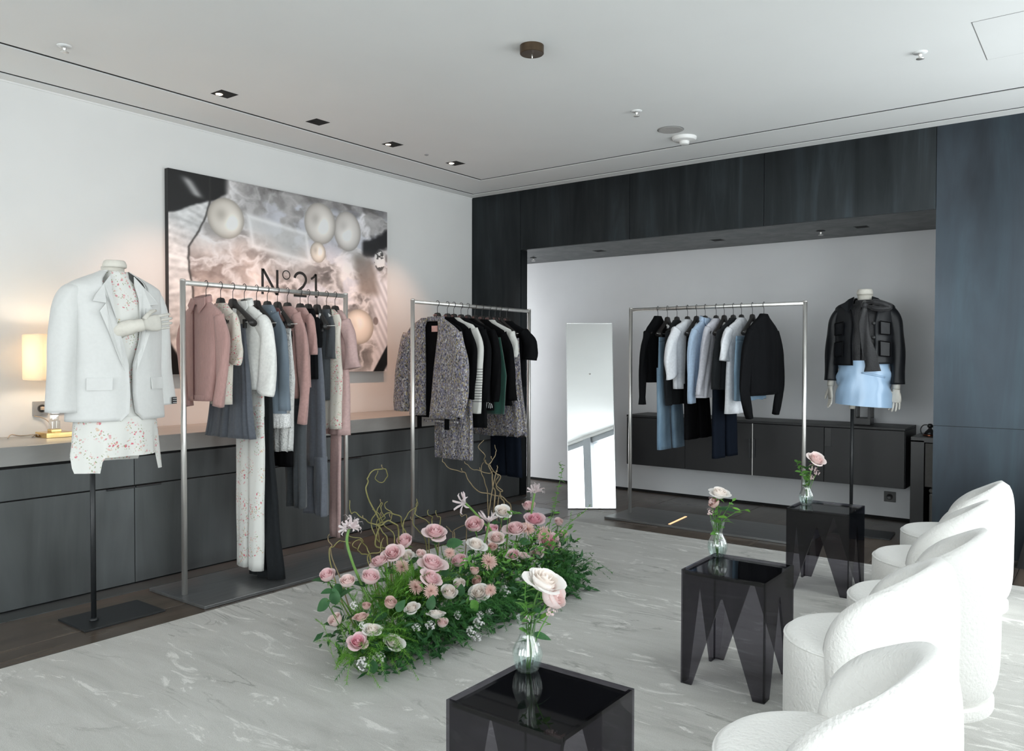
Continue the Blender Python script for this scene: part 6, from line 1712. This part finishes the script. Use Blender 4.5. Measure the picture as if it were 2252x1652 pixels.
leaf_cloud('leaf_foliage', 'dark small leaves deep inside the flower bed', G_leaf, 2600, [(-2.74, -2.38, 2.22, 3.98, .03, .20), (-2.50, -2.34, 2.25, 3.9, .02, .14), (-2.75, -2.50, 2.5, 4.0, .13, .28)], .050, 21)
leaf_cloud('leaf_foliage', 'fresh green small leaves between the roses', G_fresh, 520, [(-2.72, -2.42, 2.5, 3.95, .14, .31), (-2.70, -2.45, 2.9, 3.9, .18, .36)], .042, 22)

# ------------------------------------------------------------------ vases with a single rose
def vase(x, y, z, k, label, water_label=None):
    t = thing('glass_vase', label, 'vase', (x, y, z), 0, 'clear glass bud vases')
    prof = [(.001, .002), (.024, .0), (.030, .004), (.036, .018), (.0405, .040), (.040, .056), (.033, .076), (.0235, .094), (.0205, .106), (.0225, .124), (.029, .146), (.0315, .152)]
    inn = [(r - .0028, h) for r, h in prof[::-1][:-2]] + [(.022, .008), (.001, .007)]
    P = catmull([(r * k, h * k, 0) for r, h in prof], 3); Q = catmull([(r * k, h * k, 0) for r, h in inn], 3)
    MB().lathe([(max(.0005, p.x), p.y) for p in P] + [(max(.0005, p.x), p.y) for p in Q], 72, (0, 0, 0), 12, .045, False).build('glass', M_glass, t, True)
    MB().lathe([(.0005, .009 * k), (.021 * k, .010 * k), (.031 * k, .022 * k), (.0355 * k, .040 * k), (.0345 * k, .054 * k), (.0005, .054 * k)], 48).build('water', M_water, t, True)
    return t
vase(-1.283, 1.781, TH + .012 - .0088, 1.0, 'ribbed clear glass vase on the nearest side table')
vase(-1.367, 3.321, TH + .012 - .0088, 1.02, 'ribbed clear glass vase on the middle side table')
vase(-1.440, 4.835, TH + .012 - .0088, .98, 'ribbed clear glass vase on the farthest side table')
VR = 'roses in the glass vases'
rose((-1.242, 1.806, .722), .0460, 'o', 'white', 'large creamy white rose in the nearest vase', (-1.285, 1.782, .475), (.45, .05, .9), VR, 1)
rose((-1.222, 1.820, .676), .036, 'b', 'blush', 'blush rosebud under the large white rose in the nearest vase', (-1.280, 1.785, .475), (.7, .1, .45), VR, 0)
rose((-1.358, 3.321, .750), .040, 'o', 'white', 'creamy white open rose in the middle vase', (-1.367, 3.321, .475), (.25, -.15, .95), VR, 1)
rose((-1.380, 3.314, .703), .024, 'b', 'dusty', 'small dusty pink bud under the white rose in the middle vase', (-1.367, 3.321, .475), (-.2, -.6, .6), VR, 0)
rose((-1.386, 4.850, .744), .046, 'o', 'blush', 'blush open rose in the farthest vase', (-1.440, 4.835, .475), (.5, -.3, .8), VR, 1)
def vsprig(path, lab, mat, L, n): return sprig(path, lab, mat, L, n, None, 'leaf sprigs in the glass vases')
vsprig([(-1.283, 1.783, .50), (-1.28, 1.78, .61), (-1.288, 1.776, .67), (-1.286, 1.778, .715)], 'fresh green leaf sprig upright in the nearest vase', G_fresh, .044, 16)
vsprig([(-1.283, 1.780, .50), (-1.275, 1.787, .60), (-1.300, 1.770, .655)], 'green leaf sprig leaning left in the nearest vase', G_fresh, .040, 10)
vsprig([(-1.281, 1.784, .50), (-1.268, 1.792, .60), (-1.245, 1.806, .645)], 'dark green leaves under the roses of the nearest vase', G_leaf, .062, 7)
vsprig([(-1.280, 1.785, .55), (-1.262, 1.798, .607), (-1.230, 1.818, .598)], 'single green leaf bending over the rim of the nearest vase', G_fern, .052, 3)
vsprig([(-1.366, 3.322, .50), (-1.360, 3.323, .61), (-1.330, 3.335, .68), (-1.310, 3.343, .715)], 'green leaf sprig rising right in the middle vase', G_fresh, .044, 12)
vsprig([(-1.366, 3.321, .50), (-1.355, 3.324, .61), (-1.300, 3.346, .665), (-1.262, 3.362, .680)], 'green leaves reaching right from the middle vase', G_fern, .058, 6)
vsprig([(-1.368, 3.320, .50), (-1.372, 3.317, .61), (-1.378, 3.315, .66)], 'fresh green leaves at the rim of the middle vase', G_fresh, .036, 12)
vsprig([(-1.441, 4.834, .50), (-1.445, 4.833, .61), (-1.475, 4.824, .67), (-1.494, 4.818, .722)], 'fresh green leaf sprig rising left in the farthest vase', G_fresh, .060, 16)
vsprig([(-1.439, 4.836, .50), (-1.432, 4.838, .61), (-1.43, 4.838, .64)], 'green leaves at the rim of the farthest vase', G_fern, .048, 10)
VC = 'small blossom clusters in the glass vases'
lace((-1.228, 1.815, .640), .018, 'pinkish blossom cluster right of the leaves in the nearest vase', (-1.280, 1.783, .50), M_lace2, VC)
lace((-1.287, 1.780, .612), .016, 'pinkish blossom cluster at the rim of the nearest vase', (-1.282, 1.782, .50), M_lace2, VC)
lace((-1.398, 3.308, .665), .018, 'brownish pink blossom cluster left in the middle vase', (-1.367, 3.320, .50), M_lace2, VC)
lace((-1.392, 3.310, .715), .018, 'pinkish blossom cluster beside the white rose in the middle vase', (-1.367, 3.320, .50), M_lace2, VC)
lace((-1.408, 4.844, .690), .026, 'pinkish blossom cluster under the blush rose in the farthest vase', (-1.440, 4.835, .50), M_lace2, VC)
lace((-1.385, 4.851, .662), .020, 'white blossom cluster at the right in the farthest vase', (-1.440, 4.835, .50), M_lace, VC)
lace((-1.412, 4.843, .634), .018, 'white blossom cluster low in the farthest vase', (-1.440, 4.835, .50), M_lace, VC)
for o in COL.objects:
    if o.type == 'MESH' and o.name.startswith('prop') and False: pass
